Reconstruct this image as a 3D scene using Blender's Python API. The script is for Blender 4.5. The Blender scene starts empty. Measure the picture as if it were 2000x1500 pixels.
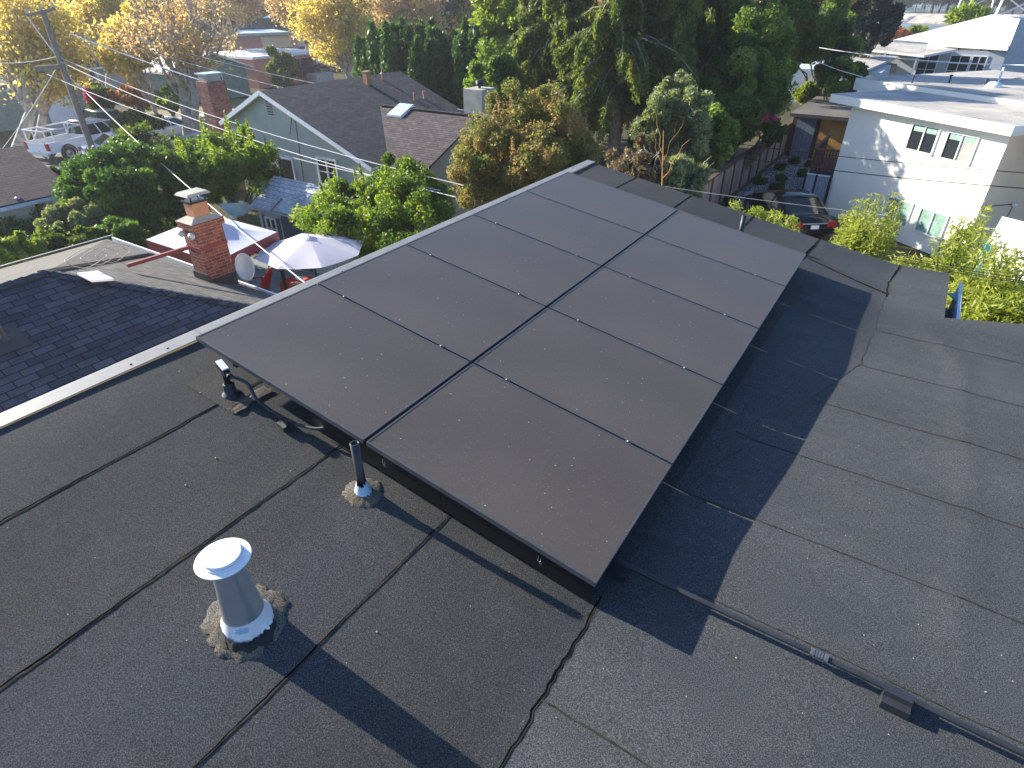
import bpy, math, random
import numpy as np
from mathutils import Vector, Matrix
random.seed(7)
RNG = np.random.default_rng(11)
C = bpy.context.scene.collection
# ---------------------------------------------------------------- camera frame (recovered from the photograph)
FPX = 1180.0                      # focal length in pixels of the 2000 px wide photograph
CAMZ = 8.5
AX = np.array([[0.8377, 0.2938, -0.4600], [0.5462, -0.4582, 0.7012], [-0.0046, -0.8391, -0.5440]])
_U = -np.array([10, 1820, 1180.]); _U /= np.linalg.norm(_U)
_d = np.array([918, -770, 1180.]); _d -= _d @ _U * _U; _d /= np.linalg.norm(_d)
AX = np.stack([np.cross(_d, _U), _d, _U])      # camera (right, down, forward) -> world
def ray(px, py):
    v = AX @ np.array([px - 1000, py - 750, FPX]); return v / np.linalg.norm(v)
def PZ(px, py, z):                # point at height z seen at a pixel
    v = ray(px, py); t = (z - CAMZ) / v[2]; return Vector((v[0]*t, v[1]*t, z))
def PY(px, py, y):
    v = ray(px, py); t = y / v[1]; return Vector((v[0]*t, y, CAMZ + v[2]*t))
def PX(px, py, x):
    v = ray(px, py); t = x / v[0]; return Vector((x, v[1]*t, CAMZ + v[2]*t))
def PD(px, py, D):                # point at horizontal distance D
    v = ray(px, py); t = D / math.hypot(v[0], v[1]); return Vector((v[0]*t, v[1]*t, CAMZ + v[2]*t))
def PN(px, py, o, n):             # point on a plane
    v = Vector(ray(px, py)); c = Vector((0, 0, CAMZ)); t = (Vector(o) - c).dot(n) / v.dot(n); return c + v*t
def mpp(p):                       # metres per photo pixel at a point
    q = AX.T @ (np.array(p) - np.array([0, 0, CAMZ])); return q[2] / FPX
# ---------------------------------------------------------------- materials
MATS = {}
def nt(name):
    m = bpy.data.materials.new(name); m.use_nodes = True; t = m.node_tree
    for n in list(t.nodes): t.nodes.remove(n)
    out = t.nodes.new('ShaderNodeOutputMaterial'); MATS[name] = m
    return m, t, out
def nd(t, typ, **kw):
    n = t.nodes.new(typ)
    for k, v in kw.items():
        if k in n.inputs: n.inputs[k].default_value = v
        else: setattr(n, k, v)
    return n
def ramp(t, fac, stops, interp='LINEAR'):
    r = nd(t, 'ShaderNodeValToRGB'); r.color_ramp.interpolation = interp
    e = r.color_ramp.elements
    while len(e) > 1: e.remove(e[-1])
    e[0].position = stops[0][0]; e[0].color = (*stops[0][1], 1)
    for p, c in stops[1:]:
        k = e.new(p); k.color = (*c, 1)
    t.links.new(fac, r.inputs[0]); return r.outputs[0]
def mixc(t, f, a, b, mode='MIX'):
    n = nd(t, 'ShaderNodeMix', data_type='RGBA', blend_type=mode)
    for s, v in ((0, f), (6, a), (7, b)):
        if hasattr(v, 'is_output'): t.links.new(v, n.inputs[s])
        elif isinstance(v, (int, float)): n.inputs[s].default_value = v
        else: n.inputs[s].default_value = (*v, 1)
    return n.outputs[2]
def coords(t, kind='Object', scale=None):
    tc = nd(t, 'ShaderNodeTexCoord'); o = tc.outputs[kind]
    if scale:
        mp = nd(t, 'ShaderNodeMapping'); mp.inputs['Scale'].default_value = scale
        t.links.new(o, mp.inputs[0]); o = mp.outputs[0]
    return o
def noise(t, co, scale, detail=2, rough=.5, out=0):
    n = nd(t, 'ShaderNodeTexNoise', Scale=scale, Detail=detail, Roughness=rough); t.links.new(co, n.inputs['Vector']); return n.outputs[out]
def bump(t, h, strength, dist):
    b = nd(t, 'ShaderNodeBump', Strength=strength, Distance=dist); t.links.new(h, b.inputs['Height']); return b.outputs[0]
def princ(t, out, col, rough=.6, metal=0., nrm=None, spec=.5):
    p = nd(t, 'ShaderNodeBsdfPrincipled', Roughness=rough if not hasattr(rough, 'is_output') else .5, Metallic=metal)
    p.inputs['Specular IOR Level'].default_value = spec
    if hasattr(rough, 'is_output'): t.links.new(rough, p.inputs['Roughness'])
    if hasattr(col, 'is_output'): t.links.new(col, p.inputs['Base Color'])
    else: p.inputs['Base Color'].default_value = (*col, 1)
    if nrm is not None: t.links.new(nrm, p.inputs['Normal'])
    t.links.new(p.outputs[0], out.inputs[0]); return p
def plain(name, col, rough=.6, metal=0., var=.18, scale=4, bmp=0., spec=.5):
    m, t, out = nt(name); co = coords(t)
    n = noise(t, co, scale, 4, .6)
    c = ramp(t, n, [(.3, tuple(x*(1-var) for x in col)), (.7, tuple(min(1, x*(1+var)) for x in col))])
    nr = bump(t, noise(t, co, scale*12, 3), bmp, .01) if bmp else None
    princ(t, out, c, rough, metal, nr, spec); return m
def granule(name, dark, light, streak=(1, .25, 1), rough=.95, brown=(.075, .062, .05)):
    m, t, out = nt(name); co = coords(t)
    g = noise(t, co, 190, 3, .8)
    c = ramp(t, g, [(.32, tuple(x*.35 for x in dark)), (.5, tuple((a+b)/2 for a, b in zip(dark, light))), (.64, tuple(x*1.9 for x in light))])
    b = noise(t, coords(t, scale=streak), 1.6, 5, .6)
    bm = max(brown); c = mixc(t, ramp(t, b, [(.42, (0, 0, 0)), (.68, (.9,)*3)]), c, mixc(t, 1.0, c, tuple(x/bm*1.06 for x in brown), 'MULTIPLY'))
    b2 = noise(t, coords(t, scale=streak), .7, 4, .6)
    c = mixc(t, 1.0, c, ramp(t, b2, [(.3, (.66, .68, .72)), (.7, (1.2, 1.18, 1.15))]), 'MULTIPLY')
    s = nd(t, 'ShaderNodeTexVoronoi', Scale=9.0); t.links.new(co, s.inputs['Vector'])
    st = noise(t, co, .9, 6, .55); c = mixc(t, 1.0, c, ramp(t, st, [(.47, (1,)*3), (.495, (1.11, 1.1, 1.08)), (.505, (.94,)*3), (.56, (1,)*3)]), 'MULTIPLY')
    c = mixc(t, ramp(t, s.outputs['Distance'], [(.022, (1, 1, 1)), (.03, (0, 0, 0))]), c, (.45, .43, .4))
    h = mixc(t, .35, g, noise(t, co, 40, 4))
    princ(t, out, c, rough, 0, bump(t, h, .6, .006), .25); return m
def shingle(name, cols, course=.14, w=.32, mortar=(.012, .012, .014)):
    m, t, out = nt(name); co = coords(t, 'UV')
    br = nd(t, 'ShaderNodeTexBrick', offset=.5, Scale=1.0)
    br.inputs['Brick Width'].default_value = w; br.inputs['Row Height'].default_value = course
    br.inputs['Mortar Size'].default_value = course*.07; br.inputs['Mortar Smooth'].default_value = .3
    br.inputs['Color1'].default_value = (*cols[0], 1); br.inputs['Color2'].default_value = (*cols[1], 1); br.inputs['Mortar'].default_value = (*mortar, 1)  # dark mortar colour paints in the shadow lines between shingle courses
    t.links.new(co, br.inputs['Vector'])
    sep = nd(t, 'ShaderNodeSeparateXYZ'); t.links.new(co, sep.inputs[0])
    md = nd(t, 'ShaderNodeMath', operation='FRACT'); dv = nd(t, 'ShaderNodeMath', operation='DIVIDE'); dv.inputs[1].default_value = course
    t.links.new(sep.outputs[1], dv.inputs[0]); t.links.new(dv.outputs[0], md.inputs[0])
    c = mixc(t, 1.0, br.outputs[0], ramp(t, noise(t, co, 3, 5, .7), [(.3, (.7, .7, .7)), (.7, (1.35, 1.32, 1.3))]), 'MULTIPLY')
    c = mixc(t, 1.0, c, ramp(t, noise(t, co, 70, 2), [(.3, (.6, .6, .6)), (.7, (1.4, 1.4, 1.4))]), 'MULTIPLY')
    inv = nd(t, 'ShaderNodeMath', operation='SUBTRACT'); inv.inputs[0].default_value = 1; t.links.new(md.outputs[0], inv.inputs[1])
    princ(t, out, c, .95, 0, bump(t, inv.outputs[0], .9, .02), .2); return m
def bricks(name, c1, c2, mortar, w=.21, h=.07):
    m, t, out = nt(name); co = coords(t, 'UV')
    br = nd(t, 'ShaderNodeTexBrick', offset=.5, Scale=1.0)
    br.inputs['Brick Width'].default_value = w; br.inputs['Row Height'].default_value = h
    br.inputs['Mortar Size'].default_value = .008
    br.inputs['Color1'].default_value = (*c1, 1); br.inputs['Color2'].default_value = (*c2, 1); br.inputs['Mortar'].default_value = (*mortar, 1)
    t.links.new(co, br.inputs['Vector'])
    c = mixc(t, 1.0, br.outputs[0], ramp(t, noise(t, co, 4, 5, .7), [(.3, (.55, .55, .55)), (.7, (1.3, 1.3, 1.3))]), 'MULTIPLY')
    princ(t, out, c, .9, 0, bump(t, br.outputs['Fac'], -.6, .01), .2); return m
def foliage(name, cols, trans=.45, tcol=None):
    m, t, out = nt(name)
    a = nd(t, 'ShaderNodeAttribute', attribute_name='v')
    c = ramp(t, a.outputs['Fac'], [(i/(len(cols)-1), x) for i, x in enumerate(cols)])
    d = nd(t, 'ShaderNodeBsdfPrincipled', Roughness=.5); d.inputs['Specular IOR Level'].default_value = .35
    t.links.new(c, d.inputs['Base Color'])
    tr = nd(t, 'ShaderNodeBsdfTranslucent')
    t.links.new(mixc(t, 1.0, c, tcol or (2.2, 2.1, .9), 'MULTIPLY'), tr.inputs[0])
    mx = nd(t, 'ShaderNodeMixShader'); mx.inputs[0].default_value = trans
    t.links.new(d.outputs[0], mx.inputs[1]); t.links.new(tr.outputs[0], mx.inputs[2]); t.links.new(mx.outputs[0], out.inputs[0]); return m
def cloth(name, col, trans=.3, rough=.8):
    m, t, out = nt(name); co = coords(t)
    c = ramp(t, noise(t, co, 2.5, 3), [(.3, tuple(x*.93 for x in col)), (.7, col)])
    d = nd(t, 'ShaderNodeBsdfPrincipled', Roughness=rough); t.links.new(c, d.inputs['Base Color'])
    tr = nd(t, 'ShaderNodeBsdfTranslucent'); t.links.new(c, tr.inputs[0])
    mx = nd(t, 'ShaderNodeMixShader'); mx.inputs[0].default_value = trans
    t.links.new(d.outputs[0], mx.inputs[1]); t.links.new(tr.outputs[0], mx.inputs[2]); t.links.new(mx.outputs[0], out.inputs[0]); return m
def planks(name, c1, c2, w=.14, along='x', gap=.05, rough=.85):
    m, t, out = nt(name); co = coords(t, 'UV')
    sep = nd(t, 'ShaderNodeSeparateXYZ'); t.links.new(co, sep.inputs[0])
    dv = nd(t, 'ShaderNodeMath', operation='DIVIDE'); dv.inputs[1].default_value = w; t.links.new(sep.outputs[0 if along == 'x' else 1], dv.inputs[0])
    fr = nd(t, 'ShaderNodeMath', operation='FRACT'); t.links.new(dv.outputs[0], fr.inputs[0])
    fl = nd(t, 'ShaderNodeMath', operation='FLOOR'); t.links.new(dv.outputs[0], fl.inputs[0])
    wn = nd(t, 'ShaderNodeTexWhiteNoise', noise_dimensions='1D'); t.links.new(fl.outputs[0], wn.inputs['W'])
    c = mixc(t, wn.outputs[0], c1, c2)
    c = mixc(t, 1.0, c, ramp(t, noise(t, coords(t, 'UV', (1, .12, 1) if along == 'x' else (.12, 1, 1)), 30, 4), [(.3, (.7,)*3), (.7, (1.25,)*3)]), 'MULTIPLY')
    c = mixc(t, ramp(t, fr.outputs[0], [(0, (1,)*3), (gap, (0,)*3), (1-gap, (0,)*3), (1, (1,)*3)]), c, tuple(x*.25 for x in c1))
    princ(t, out, c, rough, 0, None, .3); return m
M_roof = granule('roofing_felt', (.026, .028, .031), (.064, .066, .067), brown=(.05, .046, .040))
M_roofl = granule('roofing_felt_sunlit', (.031, .034, .037), (.072, .075, .078), brown=(.062, .062, .06), streak=(.3, 1, 1))  # older, paler rolls; the level side's extra sun is also in the colour
M_roof2 = granule('old_roll_roofing', (.085, .08, .075), (.15, .142, .13), brown=(.11, .1, .085))
M_gravel_roof = granule('gravel_roof', (.3, .29, .27), (.45, .43, .4), brown=(.3, .28, .24), streak=(1, 1, 1))
M_tarr = plain('tar_smear', (.02, .019, .018), .7, var=.5, scale=40, bmp=.6)
M_tar = plain('tar_crack', (.006, .006, .007), 1., var=.4, scale=30, spec=.0)
M_lapedge = plain('lap_edge', (.040, .036, .031), 1., var=.5, scale=25, spec=0.)
M_patch = granule('mastic', (.09, .08, .068), (.16, .145, .12), brown=(.11, .085, .055), streak=(3, 3, 3))
M_drip = plain('galvanised_edge', (.27, .265, .25), .55, .25, var=.12, scale=5)
M_metal = plain('galvanised_steel', (.56, .59, .63), .3, .78, var=.07, scale=6)
M_metalw = plain('zinc_paint', (.78, .79, .80), .42, .2, var=.05, scale=6)
M_black = plain('black_metal', (.014, .014, .016), .4, .3, var=.2)
M_pipe = plain('pipe_black', (.03, .03, .033), .42, .1, var=.3, scale=20)
M_rail = plain('black_frame', (.11, .11, .112), .38, .4, var=.2, scale=8)
M_greypipe = plain('grey_conduit', (.032, .034, .04), .45, .2, var=.2, scale=10)
M_shingle_shaded = shingle('shaded_shingles', [(.028, .038, .064), (.056, .07, .104)])  # same roof as the grey slope; its blue shade is put into the colour
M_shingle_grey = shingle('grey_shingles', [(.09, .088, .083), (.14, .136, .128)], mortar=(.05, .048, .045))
M_shingle_brn = shingle('brown_shingles', [(.06, .05, .054), (.1, .083, .085)])
M_shingle_brn_dim = shingle('brown_shingles_dim', [(.042, .042, .05), (.07, .068, .08)])  # cooler copy of the brown; dimmer sun on the main slope put into colour
M_shingle_pur = shingle('purple_shingles', [(.055, .04, .048), (.08, .057, .064)])
M_shingle_blu = shingle('slate_shingles', [(.05, .056, .07), (.085, .092, .11)])
M_brick = bricks('red_brick', (.19, .048, .036), (.30, .088, .062), (.26, .19, .15))
M_brick2 = bricks('far_brick', (.20, .065, .055), (.33, .13, .1), (.24, .17, .14))
M_cement = plain('cement', (.36, .35, .30), .9, var=.2, scale=3, bmp=.3)
M_terra = plain('terracotta_flue', (.42, .2, .11), .8)
M_stucco = plain('sage_stucco', (.42, .44, .375), .95, var=.1, scale=1.5, bmp=.3)
M_stucco_w = plain('cream_stucco', (.80, .775, .69), .95, var=.03, scale=1.5, bmp=.2)
M_stucco_t = plain('tan_stucco', (.90, .74, .56), .95, var=.05, scale=1.5, bmp=.2)
M_stucco_b = plain('bluegrey_stucco', (.42, .46, .5), .95, var=.08)
M_pink = plain('salmon_stucco', (.56, .25, .19), .95, var=.06)
M_pinkp = plain('pink_stucco', (.60, .38, .36), .95, var=.06)
M_trim = plain('white_trim', (.78, .78, .76), .6, var=.05)
M_white = plain('white_paint', (.82, .82, .82), .5, var=.04)
M_whiteroof = plain('white_roof', (.8, .79, .76), .8, var=.06, scale=.6)
M_glass = plain('window_glass', (.02, .024, .028), .06, .0, var=.4, scale=.8)
M_blind = plain('window_blind', (.2, .33, .27), .5, var=.3, scale=3)
M_dusty = plain('dusty_pane', (.34, .33, .31), .3, var=.1)
M_maroon = plain('maroon_paint', (.2, .028, .032), .5)
M_canvas = cloth('canvas', (.74, .70, .76), .25)
M_canopy = cloth('gazebo_canvas', (.62, .63, .74), .15)
M_redcloth = cloth('red_cloth', (.42, .02, .02), .1)
M_whitecloth = cloth('white_cloth', (.72, .74, .8), .1)
M_tancloth = cloth('tan_cloth', (.45, .30, .24), .1)
M_deck = planks('redwood', (.16, .055, .035), (.24, .09, .055), .1)
M_fence = planks('fence_boards', (.28, .2, .165), (.42, .33, .285), .2)
M_fencedark = plain('fence_frame', (.085, .045, .035), .85)
M_gate = planks('blue_boards', (.20, .25, .32), (.24, .29, .37), .2)
M_orange = plain('orange_wood', (.55, .28, .08), .7, var=.25, scale=2)
M_wood = plain('pole_wood', (.2, .175, .15), .9, var=.25, scale=8)
M_bark = plain('bark', (.17, .135, .11), .95, var=.45, scale=6, bmp=.6)
M_barklight = plain('sycamore_bark', (.40, .34, .28), .95, var=.5, scale=3, bmp=.3)
M_barkred = plain('conifer_bark', (.27, .22, .18), .95, var=.4, scale=6, bmp=.6)
M_asphalt = plain('asphalt', (.085, .085, .09), .95, var=.2, scale=3, bmp=.2)
M_concrete = plain('concrete', (.42, .41, .39), .95, var=.12, scale=1.5, bmp=.2)
M_patio = plain('patio_concrete', (.2, .23, .23), .95, var=.15, scale=1)
M_wire = plain('cable_white', (.75, .74, .7), .6)
M_wireb = plain('cable_black', (.012, .012, .014), 1., spec=0.)
M_wireg = plain('cable_grey', (.4, .4, .4), .5)
M_carw = plain('white_car_paint', (.80, .81, .83), .22, .0, var=.02)
M_cark = plain('black_car_paint', (.012, .012, .016), .12, .2, var=.2)
M_carg = plain('grey_car_paint', (.12, .15, .16), .25, .4, var=.1)
M_tyre = plain('tyre_rubber', (.02, .02, .02), .85)
M_rim = plain('alloy_rim', (.5, .5, .52), .3, .8)
M_red = plain('red_lens', (.45, .012, .012), .25)
M_shed = planks('shed_boards', (.4, .45, .5), (.44, .5, .55), .2)
M_shedroof = shingle('shed_shingles', [(.38, .40, .41), (.47, .49, .50)], course=.18, w=.3, mortar=(.2, .22, .23))
M_darkblue = plain('dark_shutter', (.06, .075, .095), .6)
M_skin = plain('skin', (.5, .32, .24), .6)
M_hair = plain('grey_hair', (.3, .28, .26), .8)
M_shirt = plain('lilac_shirt', (.62, .6, .75), .8)
M_teal = plain('teal_paint', (.12, .42, .38), .6)
M_plum = plain('plum_paint', (.05, .035, .055), .6)
M_lightblue = plain('lightblue_trim', (.42, .55, .66), .5)
M_steel = plain('lattice_steel', (.62, .63, .62), .6, .2)
M_dishg = plain('dish_grey', (.42, .46, .48), .45, .1, var=.05)
def panel_glass():
    m, t, out = nt('dusty_panel_glass'); co = coords(t)
    n = noise(t, co, .8, 2, .5)
    c = ramp(t, n, [(.3, (.080, .068, .058)), (.7, (.100, .086, .074))])
    f = noise(t, co, 160, 2)
    c = mixc(t, 1.0, c, ramp(t, f, [(.3, (.86,)*3), (.7, (1.14,)*3)]), 'MULTIPLY')
    for sc, th, amt in ((17, .05, .7), (55, .09, .35), (6.5, .022, .9)):
        s = nd(t, 'ShaderNodeTexVoronoi', Scale=float(sc)); t.links.new(co, s.inputs['Vector'])
        k = ramp(t, s.outputs['Distance'], [(th, (1, 1, 1)), (th*1.6, (0, 0, 0))])
        pr = ramp(t, s.outputs['Color'], [(.45, (0, 0, 0)), (.6, (amt,)*3)])
        c = mixc(t, mixc(t, 1.0, k, pr, 'MULTIPLY'), c, (.5, .49, .47))
    r = ramp(t, noise(t, co, 1.2, 1), [(.3, (.33,)*3), (.7, (.42,)*3)])
    princ(t, out, c, r, 0, None, .26); return m
M_pv = panel_glass()
def ground_mat():
    m, t, out = nt('garden_ground'); co = coords(t)
    n = noise(t, co, .12, 6, .65)
    c = ramp(t, n, [(.3, (.05, .055, .03)), (.45, (.075, .07, .035)), (.6, (.1, .085, .05)), (.75, (.07, .085, .035))])
    c = mixc(t, 1.0, c, ramp(t, noise(t, co, 4, 5, .7), [(.3, (.6,)*3), (.7, (1.4,)*3)]), 'MULTIPLY')
    princ(t, out, c, 1.0, 0, bump(t, noise(t, co, 6, 5), .6, .1), .1); return m
M_ground = ground_mat()
def pebble_mat():
    m, t, out = nt('pebbles'); co = coords(t)
    s = nd(t, 'ShaderNodeTexVoronoi', Scale=14.0); t.links.new(co, s.inputs['Vector'])
    c = ramp(t, s.outputs['Color'], [(.1, (.2, .2, .21)), (.5, (.45, .44, .42)), (.9, (.8, .78, .72))])
    c = mixc(t, ramp(t, s.outputs['Distance'], [(.35, (0,)*3), (.6, (1,)*3)]), c, (.05, .05, .055))
    princ(t, out, c, .9, 0, bump(t, s.outputs['Distance'], -1, .03), .3); return m
M_pebble = pebble_mat()
L = lambda *c: c
F_laurel = foliage('leaf_laurel', [(.02, .055, .012), (.055, .125, .025), (.11, .2, .035)], .4)
F_lime = foliage('leaf_lemon', [(.03, .07, .012), (.09, .155, .022), (.23, .29, .04)], .45)
F_crape = foliage('leaf_crape', [(.06, .12, .025), (.14, .18, .04), (.28, .22, .09), (.34, .22, .13)], .45, (1.7, 1.6, 1.0))
F_juniper = foliage('leaf_juniper', [(.02, .055, .018), (.05, .115, .03), (.1, .18, .045)], .3)
F_bright = foliage('leaf_bright', [(.07, .12, .02), (.14, .2, .035), (.24, .29, .06)], .5)
F_conifer = foliage('leaf_conifer', [(.02, .04, .014), (.05, .08, .025), (.13, .16, .04)], .45)
F_cedar = foliage('leaf_cedar', [(.04, .07, .024), (.095, .135, .04), (.24, .26, .07)], .5)
F_olive = foliage('leaf_olive', [(.08, .105, .06), (.15, .18, .10), (.24, .27, .15)], .35)
F_ivy = foliage('leaf_ivy', [(.042, .085, .024), (.1, .165, .04), (.24, .29, .065)], .5)
F_cypress = foliage('leaf_cypress', [(.01, .02, .014), (.022, .035, .022), (.04, .055, .03)], .15)
F_plane = foliage('leaf_plane', [(.36, .25, .12), (.48, .37, .14), (.6, .5, .13), (.66, .6, .15)], .5, (1.4, 1.35, .9))
F_planeb = foliage('leaf_plane_brown', [(.34, .24, .15), (.46, .33, .2), (.55, .42, .2), (.62, .52, .14)], .45, (1.4, 1.3, 1.0))
F_bamboo = foliage('leaf_bamboo', [(.10, .15, .03), (.24, .29, .05), (.42, .42, .09)], .45, (1.5, 1.5, .8))
F_far = foliage('leaf_far', [(.05, .075, .04), (.09, .115, .055), (.14, .16, .07)], .3)
F_farb = foliage('leaf_far_autumn', [(.12, .08, .05), (.2, .14, .07), (.28, .2, .06)], .4, (1.4, 1.2, .9))
F_hedge = foliage('leaf_hedge', [(.03, .055, .012), (.07, .11, .02), (.13, .17, .03)], .45)
F_redb = foliage('leaf_red', [(.16, .07, .035), (.28, .13, .06), (.4, .22, .1)], .4, (1.4, 1.2, .9))
F_pinkfl = foliage('petal_pink', [(.4, .04, .12), (.6, .08, .2)], .4, (1.2, 1, 1))
F_dry = foliage('dry_needles', [(.12, .085, .05), (.2, .15, .08), (.3, .24, .13)], .3, (1.3, 1.2, .9))
# ---------------------------------------------------------------- mesh builder
def rect_basis(n):
    n = Vector(n).normalized()
    t = Vector((1, 0, 0)) if abs(n.z) > .999 else Vector((0, 0, 1)).cross(n).normalized()
    return t, n.cross(t)
class MB:
    def __init__(s): s.v = []; s.f = []; s.m = []; s.sm = []
    def face(s, pts, mi=0, smooth=False):
        i = len(s.v); s.v += [tuple(p) for p in pts]; s.f.append(tuple(range(i, i+len(pts)))); s.m.append(mi); s.sm.append(smooth); return s
    def grid(s, rows, mi=0, smooth=True, closed=False):
        i = len(s.v); n = len(rows[0])
        for r in rows: s.v += [tuple(p) for p in r]
        for a in range(len(rows)-1):
            for b in range(n if closed else n-1):
                c = (b+1) % n
                s.f.append((i+a*n+b, i+a*n+c, i+(a+1)*n+c, i+(a+1)*n+b)); s.m.append(mi); s.sm.append(smooth)
        return s
    def hexa(s, p, mi=0):          # p: 4 bottom (ccw from above) + 4 top
        for q in ((3, 2, 1, 0), (4, 5, 6, 7), (0, 1, 5, 4), (1, 2, 6, 5), (2, 3, 7, 6), (3, 0, 4, 7)):
            s.face([p[k] for k in q], mi)
        return s
    def box(s, x0, x1, y0, y1, z0, z1, mi=0):
        return s.hexa([(x0, y0, z0), (x1, y0, z0), (x1, y1, z0), (x0, y1, z0), (x0, y0, z1), (x1, y0, z1), (x1, y1, z1), (x0, y1, z1)], mi)
    def obox(s, c, u, v, w, a, b, d, mi=0):   # centre, axes, half sizes
        c = Vector(c); u = Vector(u).normalized()*a; v = Vector(v).normalized()*b; w = Vector(w).normalized()*d
        return s.hexa([c-u-v-w, c+u-v-w, c+u+v-w, c-u+v-w, c-u-v+w, c+u-v+w, c+u+v+w, c-u+v+w], mi)
    def bar(s, p, q, a, b=None, mi=0):
        p = Vector(p); q = Vector(q); d = (q-p); n = d.normalized(); t, k = rect_basis(n)
        return s.obox((p+q)/2, t, k, n, a, b or a, d.length/2, mi)
    def tube(s, pts, r, n=8, mi=0, caps=True):
        pts = [Vector(p) for p in pts]; rs = r if isinstance(r, (list, tuple)) else [r]*len(pts)
        rows = []; ref = None
        for k, p in enumerate(pts):
            d = (pts[min(k+1, len(pts)-1)] - pts[max(k-1, 0)]).normalized()
            if ref is None: ref = rect_basis(d)[0]
            t = (ref - d*ref.dot(d)).normalized(); b = d.cross(t); ref = t
            rows.append([p + (t*math.cos(2*math.pi*j/n) + b*math.sin(2*math.pi*j/n))*rs[k] for j in range(n)])
        s.grid(rows, mi, True, True)
        if caps: s.face(rows[0][::-1], mi); s.face(rows[-1], mi)
        return s
    def lathe(s, c, prof, n=28, mi=0, ax=None):
        c = Vector(c); ax = Vector(ax or (0, 0, 1)).normalized(); t, b = rect_basis(ax)
        rows = [[c + ax*z + (t*math.cos(2*math.pi*j/n) + b*math.sin(2*math.pi*j/n))*max(r, 1e-4) for j in range(n)] for r, z in prof]
        s.grid(rows, mi, True, True); return s
    def build(s, name, mats, parent=None, bevel=0, solid=0):
        me = bpy.data.meshes.new(name); off = Vector((0, 0, 0))
        if parent is not None: off = Vector(parent['_loc'])
        me.from_pydata([(a-off.x, b-off.y, c-off.z) for a, b, c in s.v], [], s.f)
        if not isinstance(mats, (list, tuple)): mats = [mats]
        for m in mats: me.materials.append(m)
        me.polygons.foreach_set('material_index', s.m); me.polygons.foreach_set('use_smooth', s.sm)
        uv = me.uv_layers.new(name='UVMap')
        me.update()
        for p in me.polygons:
            t, b = rect_basis(p.normal) if p.normal.length > .5 else (Vector((1, 0, 0)), Vector((0, 1, 0)))
            for li in p.loop_indices:
                co = me.vertices[me.loops[li].vertex_index].co + off; uv.data[li].uv = (co.dot(t), co.dot(b))
        o = bpy.data.objects.new(name, me); C.objects.link(o)
        if parent is not None: o.parent = parent
        if bevel:
            md = o.modifiers.new('bevel', 'BEVEL'); md.width = bevel; md.segments = 2; md.limit_method = 'ANGLE'
        if solid:
            md = o.modifiers.new('solid', 'SOLIDIFY'); md.thickness = solid; md.offset = 0
        return o
def thing(name, label, cat, loc, group=None):
    o = bpy.data.objects.new(name, None); C.objects.link(o); o.location = loc; o['_loc'] = tuple(loc); o.empty_display_size = .1
    o['label'] = label; o['category'] = cat
    if group: o['group'] = group
    return o
def tag(o, label, cat, group=None):
    o['label'] = label; o['category'] = cat
    if group: o['group'] = group
    return o
def struct(o, kind='structure'): o['kind'] = kind; return o
def dup(root, loc, label=None, rz=None, sc=None, group=None):
    def cp(o, par):
        c = o.copy(); C.objects.link(c)
        if par: c.parent = par
        for ch in list(o.children):
            if ch != c: cp(ch, c)
        return c
    kids = list(root.children); r = root.copy(); C.objects.link(r); r.location = loc
    for ch in kids: cp(ch, r)
    if rz is not None: r.rotation_euler = (0, 0, rz)
    if sc is not None: r.scale = (sc, sc, sc) if isinstance(sc, (int, float)) else sc
    if label: r['label'] = label
    if group: r['group'] = group
    return r
# ---------------------------------------------------------------- leaves
def leafmesh(name, P, val, size, mat, parent, elong=1.7, up=0., quad=True):
    n = len(P); off = np.array(parent['_loc']) if parent is not None else np.zeros(3)
    P = P - off
    a = RNG.normal(size=(n, 3)); a[:, 2] += up*np.sign(RNG.random(n)-.0)*1.0
    a /= np.linalg.norm(a, axis=1)[:, None]
    b = RNG.normal(size=(n, 3)); b -= (b*a).sum(1)[:, None]*a; b /= np.linalg.norm(b, axis=1)[:, None]
    s = size*(.6+.8*RNG.random(n))[:, None]
    a = a*s*elong*.5; b = b*s*.5
    V = np.stack([P-a, P+b*.9-a*.1, P+a, P-b*.9-a*.1], 1).reshape(-1, 3)
    me = bpy.data.meshes.new(name); me.vertices.add(4*n); me.vertices.foreach_set('co', V.ravel().astype('f'))
    me.loops.add(4*n); me.loops.foreach_set('vertex_index', np.arange(4*n, dtype='i'))
    me.polygons.add(n); me.polygons.foreach_set('loop_start', np.arange(0, 4*n, 4, dtype='i'))
    me.update(calc_edges=True)
    at = me.attributes.new('v', 'FLOAT', 'FACE'); at.data.foreach_set('value', np.clip(val, 0, 1).astype('f'))
    me.materials.append(mat)
    o = bpy.data.objects.new(name, me); C.objects.link(o)
    if parent is not None: o.parent = parent
    return o
def clumps(c, R, k, shell=.5, bottom=-1.):
    """clump centres inside an uneven ellipsoid"""
    d = RNG.normal(size=(k*3, 3)); d /= np.linalg.norm(d, axis=1)[:, None]; d = d[d[:, 2] > bottom][:k]
    ph = RNG.random(6)*6.28
    un = 1 + .16*np.sin(3*np.arctan2(d[:, 1], d[:, 0])+ph[0]) + .12*np.sin(5*d[:, 2]+ph[1]) + .1*np.sin(7*d[:, 0]+ph[2])
    r = (shell + (1-shell)*RNG.random(len(d))**.6)*un
    return np.array(c) + d*r[:, None]*np.array(R)
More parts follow.
